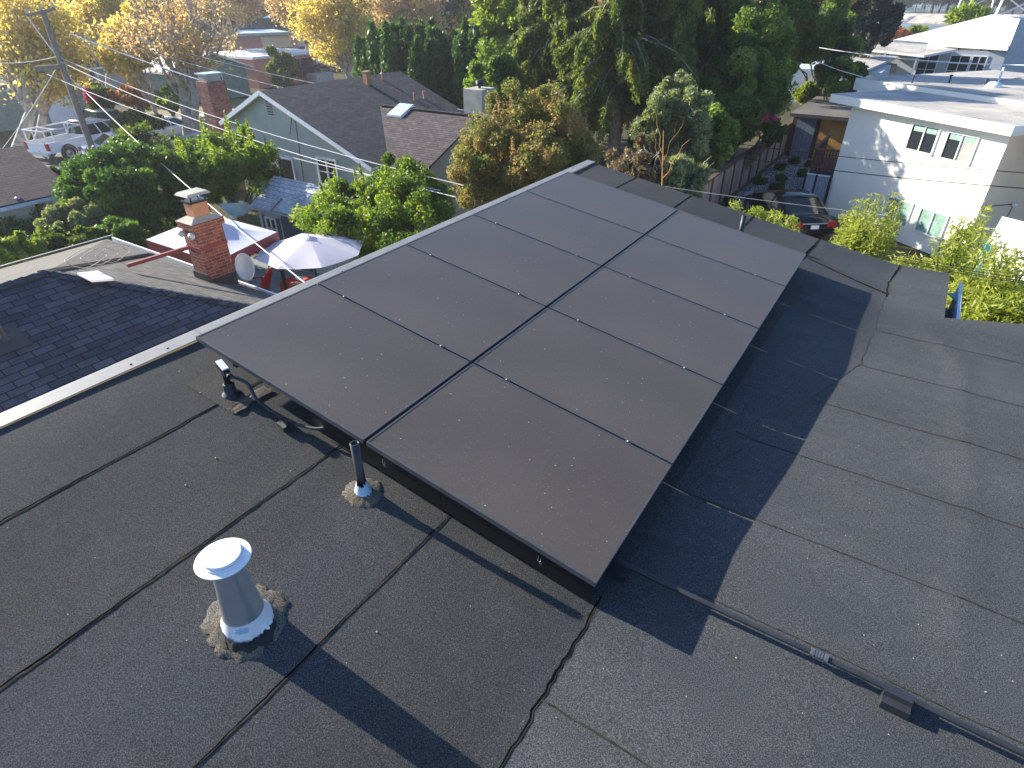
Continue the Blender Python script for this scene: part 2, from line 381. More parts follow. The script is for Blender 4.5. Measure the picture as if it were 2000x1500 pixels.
def scatter(cc, n, rad, sq=(1, 1, 1), cv=.55):
    k = len(cc); idx = RNG.integers(0, k, n); v = RNG.random(k)
    rr = rad*(.6+.8*RNG.random(k))[idx]
    d = RNG.normal(size=(n, 3)); d /= np.linalg.norm(d, axis=1)[:, None]
    p = cc[idx] + d*(RNG.random(n)**.5*rr)[:, None]*np.array(sq)
    return p, v[idx]*cv + RNG.random(n)*(1-cv)
def limb_mb(mb, a, b, r0, r1, n=6, segs=5, wob=.06, up=.15):
    a = Vector(a); b = Vector(b); Ln = (b-a).length; pts = []; rs = []
    for i in range(segs+1):
        t = i/segs; p = a.lerp(b, t) + Vector((0, 0, up*Ln*math.sin(math.pi*t)*.5))
        if 0 < i < segs: p += Vector([random.uniform(-1, 1)*wob*Ln for _ in range(3)])
        pts.append(p); rs.append(r0 + (r1-r0)*t)
    mb.tube(pts, rs, n, caps=False); return pts
def tree(name, label, cat, px, py, rx, ry, D, n, size, mat, bark=None, k=60, crad=.28, shell=.45, rdepth=None, elong=1.7, sq=(1, 1, 1), up=0., trunk=None, tr=.16, limbs=12, group=None, base=None, bottom=-.8, cv=.55, extra=None):
    c = PD(px, py, D); s = mpp(c); R = (rx*s, rdepth or rx*s, ry*s)
    b = Vector(base) if base else Vector((c.x, c.y, 0))
    th = thing(name, label, cat, b, group)
    cc = clumps(c, R, k, shell, bottom); cc = cc[cc[:, 2] > .15]
    mb = MB(); r0 = tr
    fork = b.lerp(Vector(c), .35) if c.z-b.z > 1 else Vector(b) + Vector((0, 0, .2))
    mb.tube([b - Vector((0, 0, .1)), b.lerp(fork, .5) + Vector((random.uniform(-.1, .1), random.uniform(-.1, .1), 0)), fork], [r0*1.3, r0, r0*.85], 8)
    for q in cc[RNG.integers(0, len(cc), limbs)]: limb_mb(mb, fork, q, r0*.5, r0*.08)
    mb.build('trunk', bark or M_bark, th)
    p, v = scatter(cc, n, crad*(R[0]+R[2])/2, sq, cv)
    if extra is not None:
        p2, v2 = extra(c, R); p = np.vstack([p, p2]); v = np.concatenate([v, v2])
    p = p[:]; keep = p[:, 2] > .05
    leafmesh('crown', p[keep], v[keep], size, mat, th, elong, up)
    return th
def shoots(nsh, n, h, r=.07):
    """upright shoots breaking the top outline"""
    def f(c, R):
        P = []; V = []
        for _ in range(nsh):
            a = random.random()*6.28; q = random.random()**.5
            x = c[0]+math.cos(a)*R[0]*q*.95; y = c[1]+math.sin(a)*R[1]*q*.95; z = c[2]+R[2]*math.sqrt(max(0, 1-q*q))*.85
            hh = h*random.uniform(.4, 1.2); lx = random.uniform(-.25, .25)*hh; ly = random.uniform(-.25, .25)*hh
            t = RNG.random(n)[:, None]
            P.append(np.array([x, y, z-.3*hh]) + t*np.array([lx, ly, hh*1.3]) + RNG.normal(size=(n, 3))*r*(1.1-t))
            V.append(.55+.45*RNG.random(n))
        return np.vstack(P), np.concatenate(V)
    return f
SKYS, SUNS, EXPO, HAZE = 0.085, 5.0, 1.55, .00055
M_pale = granule('pale_felt', (.036, .036, .035), (.082, .08, .075))
# ================================================================= OUR FLAT ROOF
def leftz(x): return 5.74 - .1667*x
def rightz(y): return 5.86 - .043*max(0., min(y, 5.75) - 2.6)
def rz(x, y):
    z = max(leftz(x), rightz(y)) if x > -.9 else leftz(x)
    if x > .25:   # sagging wrinkles in the old felt on the right
        z += .009*math.exp(-((x-.85-.03*math.sin(y*2))/.06)**2)*(1 if 2.5 < y < 6.2 else 0)
        z += .012*math.exp(-((x-.62+.35*(y-6.4))/.1)**2)*math.exp(-((y-6.2)/.5)**2)
    z += .006*math.sin(1.7*x+.6*y+1)*math.sin(.9*y-.5*x) + .004*math.sin(5.1*x+1.3*y)*math.sin(2.3*y)
    return z
def yend(x): return 6.98 + .4*(min(x, 4.)-.69)
XC = .655
root = thing('flat_roof_building', 'flat roofed building in the foreground covered in dark grey roofing felt', 'building', (0, 3, 0))
mb = MB()
xs = np.linspace(-3.99, -.70, 44); xsb = np.linspace(-.70, XC, 19); ys = list(np.arange(-3., 8.31, .0754))
mb.grid([[(x, y, rz(x, y)) for x in xs] for y in ys][::-1])
xs2 = list(np.arange(XC, 3.2, .075)) + list(np.arange(3.3, 12.1, .4)); ys2 = list(np.arange(-3., 6.95, .0754))
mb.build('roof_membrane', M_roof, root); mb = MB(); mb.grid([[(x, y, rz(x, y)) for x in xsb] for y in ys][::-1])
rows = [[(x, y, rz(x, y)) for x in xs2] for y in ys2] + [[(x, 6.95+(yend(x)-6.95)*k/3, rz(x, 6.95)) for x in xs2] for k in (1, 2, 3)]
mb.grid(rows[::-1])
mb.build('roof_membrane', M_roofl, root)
mb = MB()   # walls under the roof
ye = ys[-1]
mb.face([(-3.96, -3, 0), (-3.96, -3, 6.3), (-3.96, ye, 6.3), (-3.96, ye, 0)][::-1])
mb.face([(-3.96, ye-.02, 0), (-3.96, ye-.02, 6.3), (XC, ye-.02, 5.6), (XC, ye-.02, 0)][::-1])
mb.face([(XC-.01, ye-.02, 0), (XC-.01, ye-.02, 5.68), (XC-.01, 6.9, 5.68), (XC-.01, 6.9, 0)][::-1])
mb.face([(XC-.01, 6.93, 0), (XC-.01, 6.93, 5.68), (4, 8.2, 5.68), (12, 8.2, 5.68), (12, 8.2, 0), (4, 8.2, 0)][::-1])
mb.face([(-3.96, -2.98, 0), (12, -2.98, 0), (12, -2.98, 5.7), (-.7, -2.98, 5.7), (-3.96, -2.98, 6.3)])
mb.build('wall', M_stucco_t, root)
mb = MB()   # folded drip edge along the left side: top flange + outer face
yy = [-3., 2.02, 5.1, 8.33]
for a, b in zip(yy[:-1], yy[1:]):
    z = leftz(-3.99)+.012; b2 = b-.004
    mb.hexa([(-4.10, a, z+.006), (-3.985, a, z), (-3.985, b2, z), (-4.10, b2, z+.006), (-4.10, a, z+.018), (-3.985, a, z+.004), (-3.985, b2, z+.004), (-4.10, b2, z+.018)])
    mb.box(-4.108, -4.1, a, b2, z-.13, z+.018)
mb.build('drip_edge', M_drip, root)
for y in (-.35, .62, 1.5, 1.76, 3.4, 6.1):
    mb = MB(); mb.lathe((-4.03, y, leftz(-3.99)+.02), [(.009, 0), (.009, .004), (0, .006)], 10); mb.build('nail_head', M_greypipe, root)
mb = MB()   # turned down far edge
for x0, x1 in [(a, a+.31) for a in np.arange(-3.99, .34, .31)]:
    mb.face([(x0, 8.31, rz(x0, 8.3)-.02), (x1, 8.31, rz(x1, 8.3)-.02), (x1, 8.31, 5.4), (x0, 8.31, 5.4)])
mb.build('far_fascia', M_plum, root)
# notch beside the roof corner: white and teal boards seen past the cut-out
mb = MB()
mb.box(XC+.004, XC+.03, 7.02, 8.28, 5.1, 5.60); mb.build('notch_board', M_plum, root)
mb = MB(); mb.box(XC+.12, XC+.15, 7.1, 8.27, 5.2, 5.66); mb.build('gutter_rim', M_lightblue, root)
mb = MB(); mb.face([(XC+.031, 8.0, 5.6), (XC+.119, 7.75, 5.62), (XC+.119, 8.2, 5.55), (XC+.031, 8.27, 5.5)]); mb.build('gutter_end', M_teal, root, solid=.01)
mb = MB(); mb.face([(XC+.031, 7.05, 5.35), (XC+.119, 7.05, 5.35), (XC+.119, 8.2, 5.35), (XC+.031, 8.2, 5.35)]); mb.build('gutter_floor', M_plum, root, solid=.01)
def seam(path, w=.012, lap=.03, wob=.008, dark=M_tar, side=1, lift=.005, gaps=0., lapm=None):
    """dark open lap with a raised felt edge, following the roof"""
    (x0, y0), (x1, y1) = path[0], path[-1]
    P = []
    for (a, b), (c, d) in zip(path[:-1], path[1:]):
        L_ = math.hypot(c-a, d-b); k = max(2, int(L_/.035))
        P += [(a+(c-a)*i/k, b+(d-b)*i/k) for i in range(k)]
    P.append(path[-1]); d = Vector((x1-x0, y1-y0, 0)).normalized(); nn = Vector((-d.y, d.x, 0))*side
    ph = random.random()*10; A = []; B = []; E = []; G_ = []
    for i, (x, y) in enumerate(P):
        o = .22*wob*(math.sin(i*.07+ph)+.6*math.sin(i*.33+ph*2)+.7*math.sin(i*1.1+ph)) + wob*.35*random.uniform(-1, 1)
        ww = w*(.35+.9*abs(math.sin(i*.11+ph))*abs(math.sin(i*.037+ph*2))+.7*random.random())
        p = Vector((x, y, 0)) + nn*o; q = p + nn*ww; e = q + nn*lap*(.25+.12*math.sin(i*.3+ph))
        A.append((p.x, p.y, rz(p.x, p.y)+.003)); B.append((q.x, q.y, rz(q.x, q.y)+.003))
        G_.append((q.x+nn.x*.002, q.y+nn.y*.002, rz(q.x, q.y)+.003+lift*.2)); E.append((e.x, e.y, rz(e.x, e.y)+.002))
    mb = MB(); mb.grid([A, B][::-side]); mb.grid([B, G_, E][::-side], 1)
    return mb.build('roof_seam', [dark, lapm or M_lapedge], root)
for xb, wd in ((-3.33, .006), (-2.505, .0065)):
    seam([(xb, -3), (xb+.01, 1.0), (xb, 2.6)], wd, .04, .007, side=-1)
    seam([(xb, 7.05), (xb, 8.3)], .012, .03, .006, side=-1)
seam([(-1.655, -3), (-1.66, 1.0), (-1.65, 2.3)], .0055, .035, .005, side=-1)
seam([(-1.65, 7.35), (-1.65, 8.3)], .012, .03, .006, side=-1)
seam([(-.72, -3), (-.715, 1.0), (-.735, 1.95)], .009, .02, .02, side=-1)
seam([(-.86, 7.4), (-.80, 8.3)], .018, .03, .012, side=-1)
seam([(.105, 7.2), (.08, 7.6), (.14, 8.28)], .012, .03, .012, side=-1)
seam([(-.79, 7.53), (.11, 7.27)], .02, .09, .002, side=1, lift=.012)
seam([(-.73, 2.35), (-.62, 3.15), (-.32, 4.12), (-.1, 4.9), (.06, 5.5), (.09, 6.3), (.1, 7.2)], .0035, .006, .02, side=-1, lift=.002, dark=M_pale, lapm=M_pale)
for y, x0 in ((2.24, -.3), (2.955, -.72), (3.78, -.55), (4.60, -.2), (5.45, 0.05), (6.28, .1)):
    seam([(x0, y), (1.5, y+.01), (5, y)], .004, .025, .006, lift=.0035, side=1, dark=M_lapedge, lapm=M_roof)
seam([(-.72, 1.31), (.4, 1.3), (3, 1.3)], .004, .02, .006, lift=.002, side=1, dark=M_lapedge)
seam([(-1.62, 1.95), (-1.9, 1.9)], .005, .02, .012, lift=.002)
def blob(c, r0, r1, h, mat, name='tar_patch', par=None, n=60, rough=.16, hm=None):
    """irregular trowelled mastic ring"""
    ph = [random.random()*6 for _ in range(4)]
    rows = []
    for k in range(7):
        t = k/6; row = []
        for j in range(n):
            a = 2*math.pi*j/n; rr = r0+(r1-r0)*t
            if t > .4: rr *= 1+rough*(t-.4)/.6*(.5*math.sin(3*a+ph[0])+.3*math.sin(7*a+ph[1])+.35*math.sin(13*a+ph[2])+.3*math.sin(29*a)+.5*random.uniform(-1, 1))
            x = c[0]+rr*math.cos(a); y = c[1]+rr*math.sin(a)
            row.append((x, y, rz(x, y)+h*(1-t)**1.2*(.7+.5*random.random())+(.004 if k < 6 else -.003)))
        rows.append(row)
    mb = MB(); mb.grid(rows, 0, True, True)
    return mb.build(name, mat, par)
# pale mended square and torn mastic strip near the junction box
def patch(pts, mat, name, h=.004):
    P = [PZ(x, y, 6.18) for x, y in pts]
    Q = []
    for x, y in pts:
        v = ray(x, y); t = 2.76/(-v[2]-.1667*v[0]); Q.append((v[0]*t, v[1]*t))
    mb = MB(); n = 10; (a, b, c, d) = Q
    rows = []
    for i in range(n+1):
        u = i/n; row = []
        for j in range(n+1):
            w = j/n; x = (a[0]*(1-u)+b[0]*u)*(1-w)+(d[0]*(1-u)+c[0]*u)*w; y = (a[1]*(1-u)+b[1]*u)*(1-w)+(d[1]*(1-u)+c[1]*u)*w
            if h > .005 and (i in (0, n) or j in (0, n)): x += random.uniform(-.008, .008); y += random.uniform(-.008, .008)
            row.append((x, y, rz(x, y)+h+(random.uniform(0, .006) if h > .005 else 0)))
        rows.append(row)
    mb.grid(rows); return mb.build(name, mat, root)
def onleft(px, py, dz=0.):
    v = ray(px, py); t = (2.76-dz)/(-v[2]-.1667*v[0]); return Vector((v[0]*t, v[1]*t, CAMZ+v[2]*t))
patch([(362, 752), (440, 800), (505, 768), (428, 716)], M_pale, 'felt_patch')
patch([(443, 803), (462, 810), (535, 764), (513, 757)], M_patch, 'torn_strip', .010)
# small fallen bits on the felt
for k in range(26):
    x = random.uniform(-3.6, 1.2); y = random.uniform(.8, 3.0)
    if -3.8 < x < -.6 and y > 1.75: continue
    a = random.random()*3; s = random.uniform(.002, .005)
    mb = MB(); z = rz(x, y)
    mb.hexa([(x+math.cos(a+t)*s*(2 if q % 2 else 1), y+math.sin(a+t)*s, z+h) for h in (.001, .006) for q, t in enumerate((0, 1.57, 3.14, 4.71))])
    o = mb.build('leaf_fragment', M_tancloth if k % 4 else M_whitecloth)
    tag(o, 'tiny dry leaf fragment lying on the grey roofing felt', 'debris', 'fallen bits scattered over the roof')
# ================================================================= SOLAR PANELS
PO = Vector((-3.7234, 1.8235, CAMZ-1.9214)); E1 = Vector((.98630, .00747, -.16478)).normalized(); E2 = Vector((-.00812, .99996, -.00325)).normalized(); E3 = E1.cross(E2).normalized()
def pv(u, v, w=0.): return PO + E1*u + E2*v + E3*w
PWID = 1.4283*1.056; PIT = 1.056; CG = .0225; ROWG = .017
cols = [(0, 'left column by the pale roof edge'), (PWID+CG, 'right column above the wide shadow')]
rown = ['nearest row', 'second row', 'middle row', 'fourth row', 'farthest row']
extra_lab = {(0, 0): 'dark dusty solar panel at the near left corner, over the flexible conduit', (0, 1): 'dark dusty solar panel at the near right corner, above the straight conduit',
             (4, 0): 'brownish glazed solar panel at the far left corner below the reddish tree', (4, 1): 'pale sheened solar panel at the far right corner by the short grey pipe'}
for r in range(5):
    for ci, (u0, cl) in enumerate(cols):
        lab = extra_lab.get((r, ci), 'dusty solar panel, %s, %s' % (rown[r], cl))
        v0 = r*PIT + ROWG/2*(r > 0); v1 = (r+1)*PIT - ROWG/2
        t = thing('solar_panel', lab, 'solar panel', pv(u0+PWID/2, (v0+v1)/2, -.04), 'solar panels of the tilted rooftop array')
        fw = .0115; th = .032
        mb = MB()
        def strip(a, b, c, d):
            mb.hexa([pv(a, c, -th), pv(b, c, -th), pv(b, d, -th), pv(a, d, -th), pv(a, c, 0), pv(b, c, 0), pv(b, d, 0), pv(a, d, 0)])
        u1 = u0+PWID
        strip(u0, u1, v0, v0+fw); strip(u0, u1, v1-fw, v1); strip(u0, u0+fw, v0+fw, v1-fw); strip(u1-fw, u1, v0+fw, v1-fw)
        mb.build('frame', M_rail, t, bevel=.0018)
        mb = MB(); a, b, c, d = u0+fw, u1-fw, v0+fw, v1-fw
        mb.hexa([pv(a, c, -.008), pv(b, c, -.008), pv(b, d, -.008), pv(a, d, -.008), pv(a, c, -.0022), pv(b, c, -.0022), pv(b, d, -.0022), pv(a, d, -.0022)])
        mb.build('glass', M_pv, t)
        if r < 4:
            for uc in ((.30, 1.25) if ci == 0 else (.29, 1.21)):
                mb = MB(); mb.lathe(pv(u0+uc, v1+ROWG/2, .0005), [(.0001, .0), (.011, 0), (.011, .006), (.006, .0075), (.006, .011), (.0001, .011)], 12, ax=E3)
                mb.obox(pv(u0+uc, v1+ROWG/2, -.0), E1, E2, E3, .02, .011, .0035)
                mb.build('clamp', M_rail, t)
# hidden support rails with feet, and the black front skirt
rk = thing('mounting_rack', 'black mounting rails and front skirt under the solar panels', 'mounting rack', tuple(pv(1.5, 2.6, -.2)))
for uc in (.35, 1.2, 1.88, 2.72):
    mb = MB(); mb.obox(pv(uc, 2.64, -.062), E1, E2, E3, .018, 2.62, .02); mb.build('rail', M_black, rk)
    for v in (.25, 1.6, 2.95, 4.3, 5.1):
        p = pv(uc, v, -.08); mb = MB(); mb.box(p.x-.02, p.x+.02, p.y-.02, p.y+.02, rz(p.x, p.y), p.z+.03); mb.box(p.x-.05, p.x+.05, p.y-.06, p.y+.06, rz(p.x, p.y)+.001, rz(p.x, p.y)+.012)
        mb.build('foot', M_black, rk)
mb = MB()
def down(u, v, dz): q = pv(u, v, -.041); return Vector((q.x, q.y, q.z-dz))
for (ua, ub) in ((1.05, 2.06), (2.066, 3.025)):
    q = [down(ua, .02, .15), down(ub, .02, .15), down(ub, .024, .15), down(ua, .024, .15), down(ua, .012, 0), down(ub, .012, 0), down(ub, .018, 0), down(ua, .018, 0)]
    mb.hexa(q)
mb.build('front_skirt', M_black, rk)
for uc, gl in ((1.66, 0), (2.72, 1)):       # twisted earthing wires below the front edge
    c = down(uc, .008, .05); mb = MB()
    pts = [c+E1*a+Vector((0, -.006, b)) for a, b in (((-.006, .03), (-.009, .012), (-.012, 0), (-.006, -.014), (.01, -.02)) if not gl else ((-.008, .03), (-.006, .01), (-.012, 0), (-.002, -.012), (.012, -.022), (.014, -.006)))]
    mb.tube(pts, .0014, 5); mb.tube([c+E1*.008+Vector((0, -.006, .022)), c+E1*.009+Vector((0, -.006, .0)), c+E1*.002+Vector((0, -.006, -.003))], .0014, 5)
    mb.build('wire_loop', M_metal, rk)
# ================================================================= ROOF VENT (big, capped)
vb = onleft(483, 1212); vx, vy = vb.x, vb.y; z0 = rz(vx, vy)
t = thing('roof_vent', 'shiny galvanised roof vent with a white mushroom cap set in cracked tar', 'roof vent', (vx, vy, z0))
mb = MB(); mb.lathe((vx, vy, z0), [(.093, .05), (.083, .16), (.070, .28), (.062, .40), (.061, .42)], 40)
mb.build('flue_tube', M_metal, t)
mb = MB(); rows = []; n = 48
for k, (r, h) in enumerate(((.090, .085), (.096, .062), (.108, .03), (.122, .004))):
    rows.append([(vx+(r*(1+(.05*math.sin(5*a)+.04*math.sin(11*a+1) if k == 3 else 0)))*math.cos(a), vy+r*math.sin(a), z0+h - .1667*r*math.cos(a)*(k/3) + (.008*math.sin(7*a)*math.sin(3*a+1) if k == 3 else 0)) for a in [2*math.pi*j/n for j in range(n)]])
mb.grid(rows[::-1], 0, True, True); mb.build('flashing', M_metalw, t)
mb = MB(); mb.lathe((vx, vy, z0+.40), [(.061, 0), (.072, .002), (.098, .010)], 48); mb.lathe((vx, vy, z0+.40), [(.098, .010), (.098, .024)], 48); mb.lathe((vx, vy, z0+.40), [(.098, .024), (.113, .025)], 48); mb.lathe((vx, vy, z0+.40), [(.113, .025), (.115, .028), (.113, .031)], 48); mb.lathe((vx, vy, z0+.40), [(.113, .031), (.086, .036)], 48); mb.build('cap', M_metalw, t)
mb = MB(); mb.lathe((vx, vy, z0+.40), [(.086, .034), (.086, .043)], 48); mb.lathe((vx, vy, z0+.40), [(.086, .043), (.081, .045)], 48); mb.lathe((vx, vy, z0+.40), [(.080, .045), (.080, .054), (.077, .057)], 48); mb.lathe((vx, vy, z0+.40), [(.077, .057), (.03, .060), (0, .060)], 48); mb.build('cap_lid', M_metalw, t)
mb = MB(); mb.tube([(vx+.061, vy-.02, z0+.1), (vx+.05, vy-.02, z0+.39)], .002, 5); mb.build('folded_seam', M_metal, t)
for a in (-.9, -.6):
    mb = MB(); mb.obox((vx+.1*math.cos(a), vy+.1*math.sin(a), z0+.06), (-math.sin(a), math.cos(a), 0), (0, 0, 1), (math.cos(a), math.sin(a), 0), .012, .012, .003); mb.build('tape_tab', M_lightblue, t)
blob((vx-.01, vy, 0), .10, .185, .02, M_patch, 'mastic_ring', t, rough=.13)
blob((vx+.015, vy-.015, 0), .10, .145, .027, M_tarr, 'tar_ring', t, rough=.08)
# ================================================================= PLUMBING PIPES
def vent_pipe(px, py, h, r, label, fl=True, mat=M_pipe, y=None):
    b = onleft(px, py) if y is None else Vector((px, y, 0)); x, y = b.x, b.y; z0 = rz(x, y)
    t = thing('vent_pipe', label, 'vent pipe', (x, y, z0))
    mb = MB(); mb.lathe((x, y, z0), [(r, -.01), (r, h), (r*.82, h), (r*.8, h-.12), (r*.8, .05), (0, .05)], 28); mb.build('pipe', mat, t)
    if fl:
        mb = MB(); n = 36; rows = []
        for k, (q, hh) in enumerate(((r*1.12, .085), (r*1.5, .06), (r*2.0, .02), (r*2.3, .0))):
            rows.append([(x+q*math.cos(a), y+q*math.sin(a), z0+hh-.1667*q*math.cos(a)*(k/3)+(.008*math.sin(5*a+1) if k in (0, 3) else 0)) for a in [2*math.pi*j/n for j in range(n)]])
        mb.grid(rows[::-1], 0, True, True); mb.build('flashing', M_lightblue, t)
        blob((x, y, 0), r*1.6, r*4.6, .02, M_patch, 'mastic_ring', t, rough=.12); blob((x+.004, y-.004, z0), r*1.0, r*1.5, .1, M_tar, 'tar_collar', t, n=30, rough=.1)
    return t
vent_pipe(710, 962, .362, .0245, 'tall open black vent pipe with a peeling blue flashing beside the near panel corner')
vent_pipe(-1.60, 0, .235, .027, 'short grey vent pipe behind the far end of the solar array', False, M_greypipe, y=7.56)
# ================================================================= JUNCTION BOX + FLEXIBLE CONDUIT
jb = onleft(452, 770); x, y = jb.x, jb.y; z0 = rz(x, y)
t = thing('conduit_riser', 'black conduit elbow with a pale oval cover on a grey roof boot', 'conduit riser', (x, y, z0))
mb = MB(); mb.lathe((x, y, z0), [(.062, 0), (.058, .008), (.04, .015), (.036, .06), (.038, .075), (.026, .085)], 24); mb.build('boot', M_greypipe, t)
mb = MB(); mb.tube([(x, y, z0+.07), (x-.002, y, z0+.14), (x-.01, y, z0+.175)], .019, 14); mb.build('riser', M_black, t)
top = Vector((x-.005, y, z0+.195)); mb = MB(); dv = Vector((.95, -.22, -.2)).normalized()
mb.obox(top, dv, dv.cross(Vector((0, 0, 1))), Vector((0, 0, 1)), .062, .02, .022); mb.build('body', M_black, t, bevel=.012)
mb = MB(); mb.obox(top+Vector((0, 0, .026)), dv, dv.cross(Vector((0, 0, 1))), Vector((.2, 0, 1)), .052, .02, .004); mb.build('cover', M_metalw, t, bevel=.012)
mb = MB(); mb.tube([top+dv*.055, top+dv*.085], .016, 12); mb.tube([top+dv*.085, top+dv*.1], .022, 6); mb.build('gland', M_black, t)
def L2(px, py, h): return onleft(px, py, h)
path = [top+dv*.09, L2(482, 748, .16), L2(500, 778, .10), L2(520, 795, .06), L2(545, 812, .045), L2(572, 826, .045), L2(595, 833, .05), L2(620, 837, .07), L2(645, 833, .10), L2(660, 828, .12)]
def smooth(pts, k=6):
    out = []; P = [Vector(p) for p in pts]
    for i in range(len(P)-1):
        a = P[max(i-1, 0)]; b = P[i]; c = P[i+1]; d = P[min(i+2, len(P)-1)]
        for j in range(k):
            s = j/k; out.append(.5*((2*b)+(c-a)*s+(2*a-5*b+4*c-d)*s*s+(3*b-a-3*c+d)*s**3))
    out.append(P[-1]); return out
fc = thing('flexible_conduit', 'grey flexible conduit bending from the riser to under the near left panel', 'conduit', tuple(path[4]))
mb = MB(); mb.tube(smooth(path), .0105, 10); mb.build('hose', M_greypipe, fc)
mb = MB(); mb.tube(smooth(path)[22:32], .0135, 10); mb.build('sleeve', M_black, fc)
def block(c, du, L_, name='support_block', par=None, w=.05, h=.05):
    du = Vector(du).normalized(); s = Vector((0, 0, 1)).cross(du)
    mb = MB(); z = rz(c[0], c[1]); b = Vector((c[0], c[1], z))
    prof = [(-w, .0), (w, .0), (w*.97, h*.75), (w*.28, h*.8), (w*.2, h*1.25), (-w*.25, h*1.25), (-w*.33, h*.8), (-w*.97, h*.75)]
    A = [b - du*L_ + s*p + Vector((0, 0, q+.003)) for p, q in prof]; B = [b + du*L_ + s*p + Vector((0, 0, q+.003)) for p, q in prof]
    mb.face(A); mb.face(B[::-1]); n = len(A)
    for i in range(n): mb.face([A[i], B[i], B[(i+1) % n], A[(i+1) % n]][::-1])
    return mb.build(name, M_greypipe, par, bevel=.003)
b1 = L2(560, 832, 0); block((b1.x, b1.y-.01), (1, -.18, 0), .045, 'support_block', fc, .035, .035)
# straight conduit running right across the roof
cy = 2.155
cd = thing('roof_conduit', 'long dark straight conduit crossing the roof from the array to the lower right', 'conduit', (1, cy, 5.9))
cz = lambda x: rz(x, cy)+.062
mb = MB(); mb.tube([(x, cy, cz(x)) for x in np.arange(-.9, 5.2, .15)], .0145, 12); mb.build('pipe', M_greypipe, cd)
xc = PZ(1590, 1318, 5.92).x
mb = MB(); mb.tube([(xc-.032, cy, cz(xc)), (xc+.032, cy, cz(xc))], .0175, 14)
for d in (-.03, .03): mb.tube([(xc+d-.008, cy, cz(xc)), (xc+d+.008, cy, cz(xc))], .0215, 8)
for d in (-.012, 0, .012): mb.tube([(xc+d-.003, cy, cz(xc)), (xc+d+.003, cy, cz(xc))], .0195, 14)
mb.build('coupling', plain('dull_zinc', (.17, .175, .18), .35, .6), cd)
for k, px in enumerate(((1745, 1405), (1190, 1150))):
    q = PZ(px[0], px[1], 5.89)
    xx = q.x if k == 0 else -.72
    block((xx, cy-.012), (1, 0, 0), .055, 'support_block', cd, .055, .055)
# ================================================================= GROUND AND STREETS
def sheet(name, pts, z, mat, kind='structure', h=0.):
    mb = MB()
    if h: mb.face([(x, y, z) for x, y in pts]); [mb.face([(a[0], a[1], z-h), (b[0], b[1], z-h), (b[0], b[1], z), (a[0], a[1], z)]) for a, b in zip(pts, pts[1:]+pts[:1])]
    else: mb.face([(x, y, z) for x, y in pts])
    return struct(mb.build(name, mat), kind)
sheet('ground', [(-6000, -6000), (6000, -6000), (6000, 6000), (-6000, 6000)], 0, M_ground)
sheet('road', [(-50, -60), (-40.5, -60), (-40.5, 140), (-50, 140)], .01, M_asphalt)
sheet('pavement', [(-40.4, -60), (-39, -60), (-39, 140), (-40.4, 140)], .12, M_concrete, h=.12)
sheet('pavement', [(-51.6, 28.5), (-50.1, 28.5), (-50.1, 140), (-51.6, 140)], .12, M_concrete, h=.12)
sheet('driveway', [(-58, 21), (-50.05, 21), (-50.05, 27.5), (-58, 27.5)], .02, M_concrete)
M_lawn = plain('dry_lawn', (.19, .15, .07), 1., var=.5, scale=1.5, bmp=.5)
sheet('lawn', [(-57, 29.5), (-51.7, 29.5), (-51.7, 39), (-57, 39)], .03, M_lawn)
sheet('patio', [(-20.5, 5), (-8, 5), (-8, 15.5), (-20.5, 15.5)], .02, M_patio)
sheet('gravel_bed', [(-7.25, 24.5), (-3.6, 24.5), (-3.6, 43), (-7.25, 43)], .02, M_pebble)
sheet('garden_path', [(-5.1, 24.4), (-3.7, 25.3), (-3.4, 33.5), (-4.3, 33.4), (-4.6, 30)], .04, M_concrete)
sheet('driveway', [(2, 9), (16, 9), (16, 24), (3.6, 24)], .03, M_concrete)  # pale concrete added to bounce warm light onto the tan wall
sheet('driveway', [(-7.2, 12), (1.5, 12), (1.5, 24.6), (-7.2, 26.2)], .03, M_concrete)
# ================================================================= WINDOWS, ROOFS, HOUSES
def window(par, o, u, wd, ht, n, frame=M_trim, pane=M_glass, panes=2, fw=.05, rows=1, sill=True, name='window'):
    """o = lower left corner, u = unit along the wall, n = outward normal"""
    o = Vector(o); u = Vector(u).normalized(); n = Vector(n).normalized(); z = Vector((0, 0, 1))
    mb = MB()
    def bx(a, b, c, d, t=.03, off=.03): mb.obox(o+u*(a+b)/2+z*(c+d)/2+n*off, u, z, n, (b-a)/2, (d-c)/2, t)
    bx(-fw, wd+fw, ht, ht+fw); bx(-fw, wd+fw, -fw, 0, .045 if sill else .03); bx(-fw, 0, 0, ht); bx(wd, wd+fw, 0, ht)
    for i in range(1, panes): bx(wd*i/panes-fw*.35, wd*i/panes+fw*.35, 0, ht)
    for i in range(1, rows): bx(0, wd, ht*i/rows-fw*.25, ht*i/rows+fw*.25, .015, .03)
    f = mb.build(name, frame, par); f['_loc'] = par['_loc']
    ps = pane if isinstance(pane, (list, tuple)) else [pane]
    mb = MB()
    for i in range(panes):
        a, b = wd*i/panes, wd*(i+1)/panes
        mb.face([o+u*a+n*.012, o+u*b+n*.012, o+u*b+z*ht+n*.012, o+u*a+z*ht+n*.012], i % len(ps))
    p = mb.build('pane', list(ps), par); p.parent = f; p.location = (0, 0, 0)
    return f
def slab(mb, pts, th, mi=0, mi2=None):
    """roof plane with thickness"""
    pts = [Vector(p) for p in pts]; n = (pts[1]-pts[0]).cross(pts[2]-pts[0]).normalized()
    if n.z < 0: pts = pts[::-1]
    mb.face(pts, mi); lo = [p-Vector((0, 0, th)) for p in pts]; mb.face(lo[::-1], mi if mi2 is None else mi2)
    for i in range(len(pts)): j = (i+1) % len(pts); mb.face([lo[i], lo[j], pts[j], pts[i]], mi if mi2 is None else mi2)
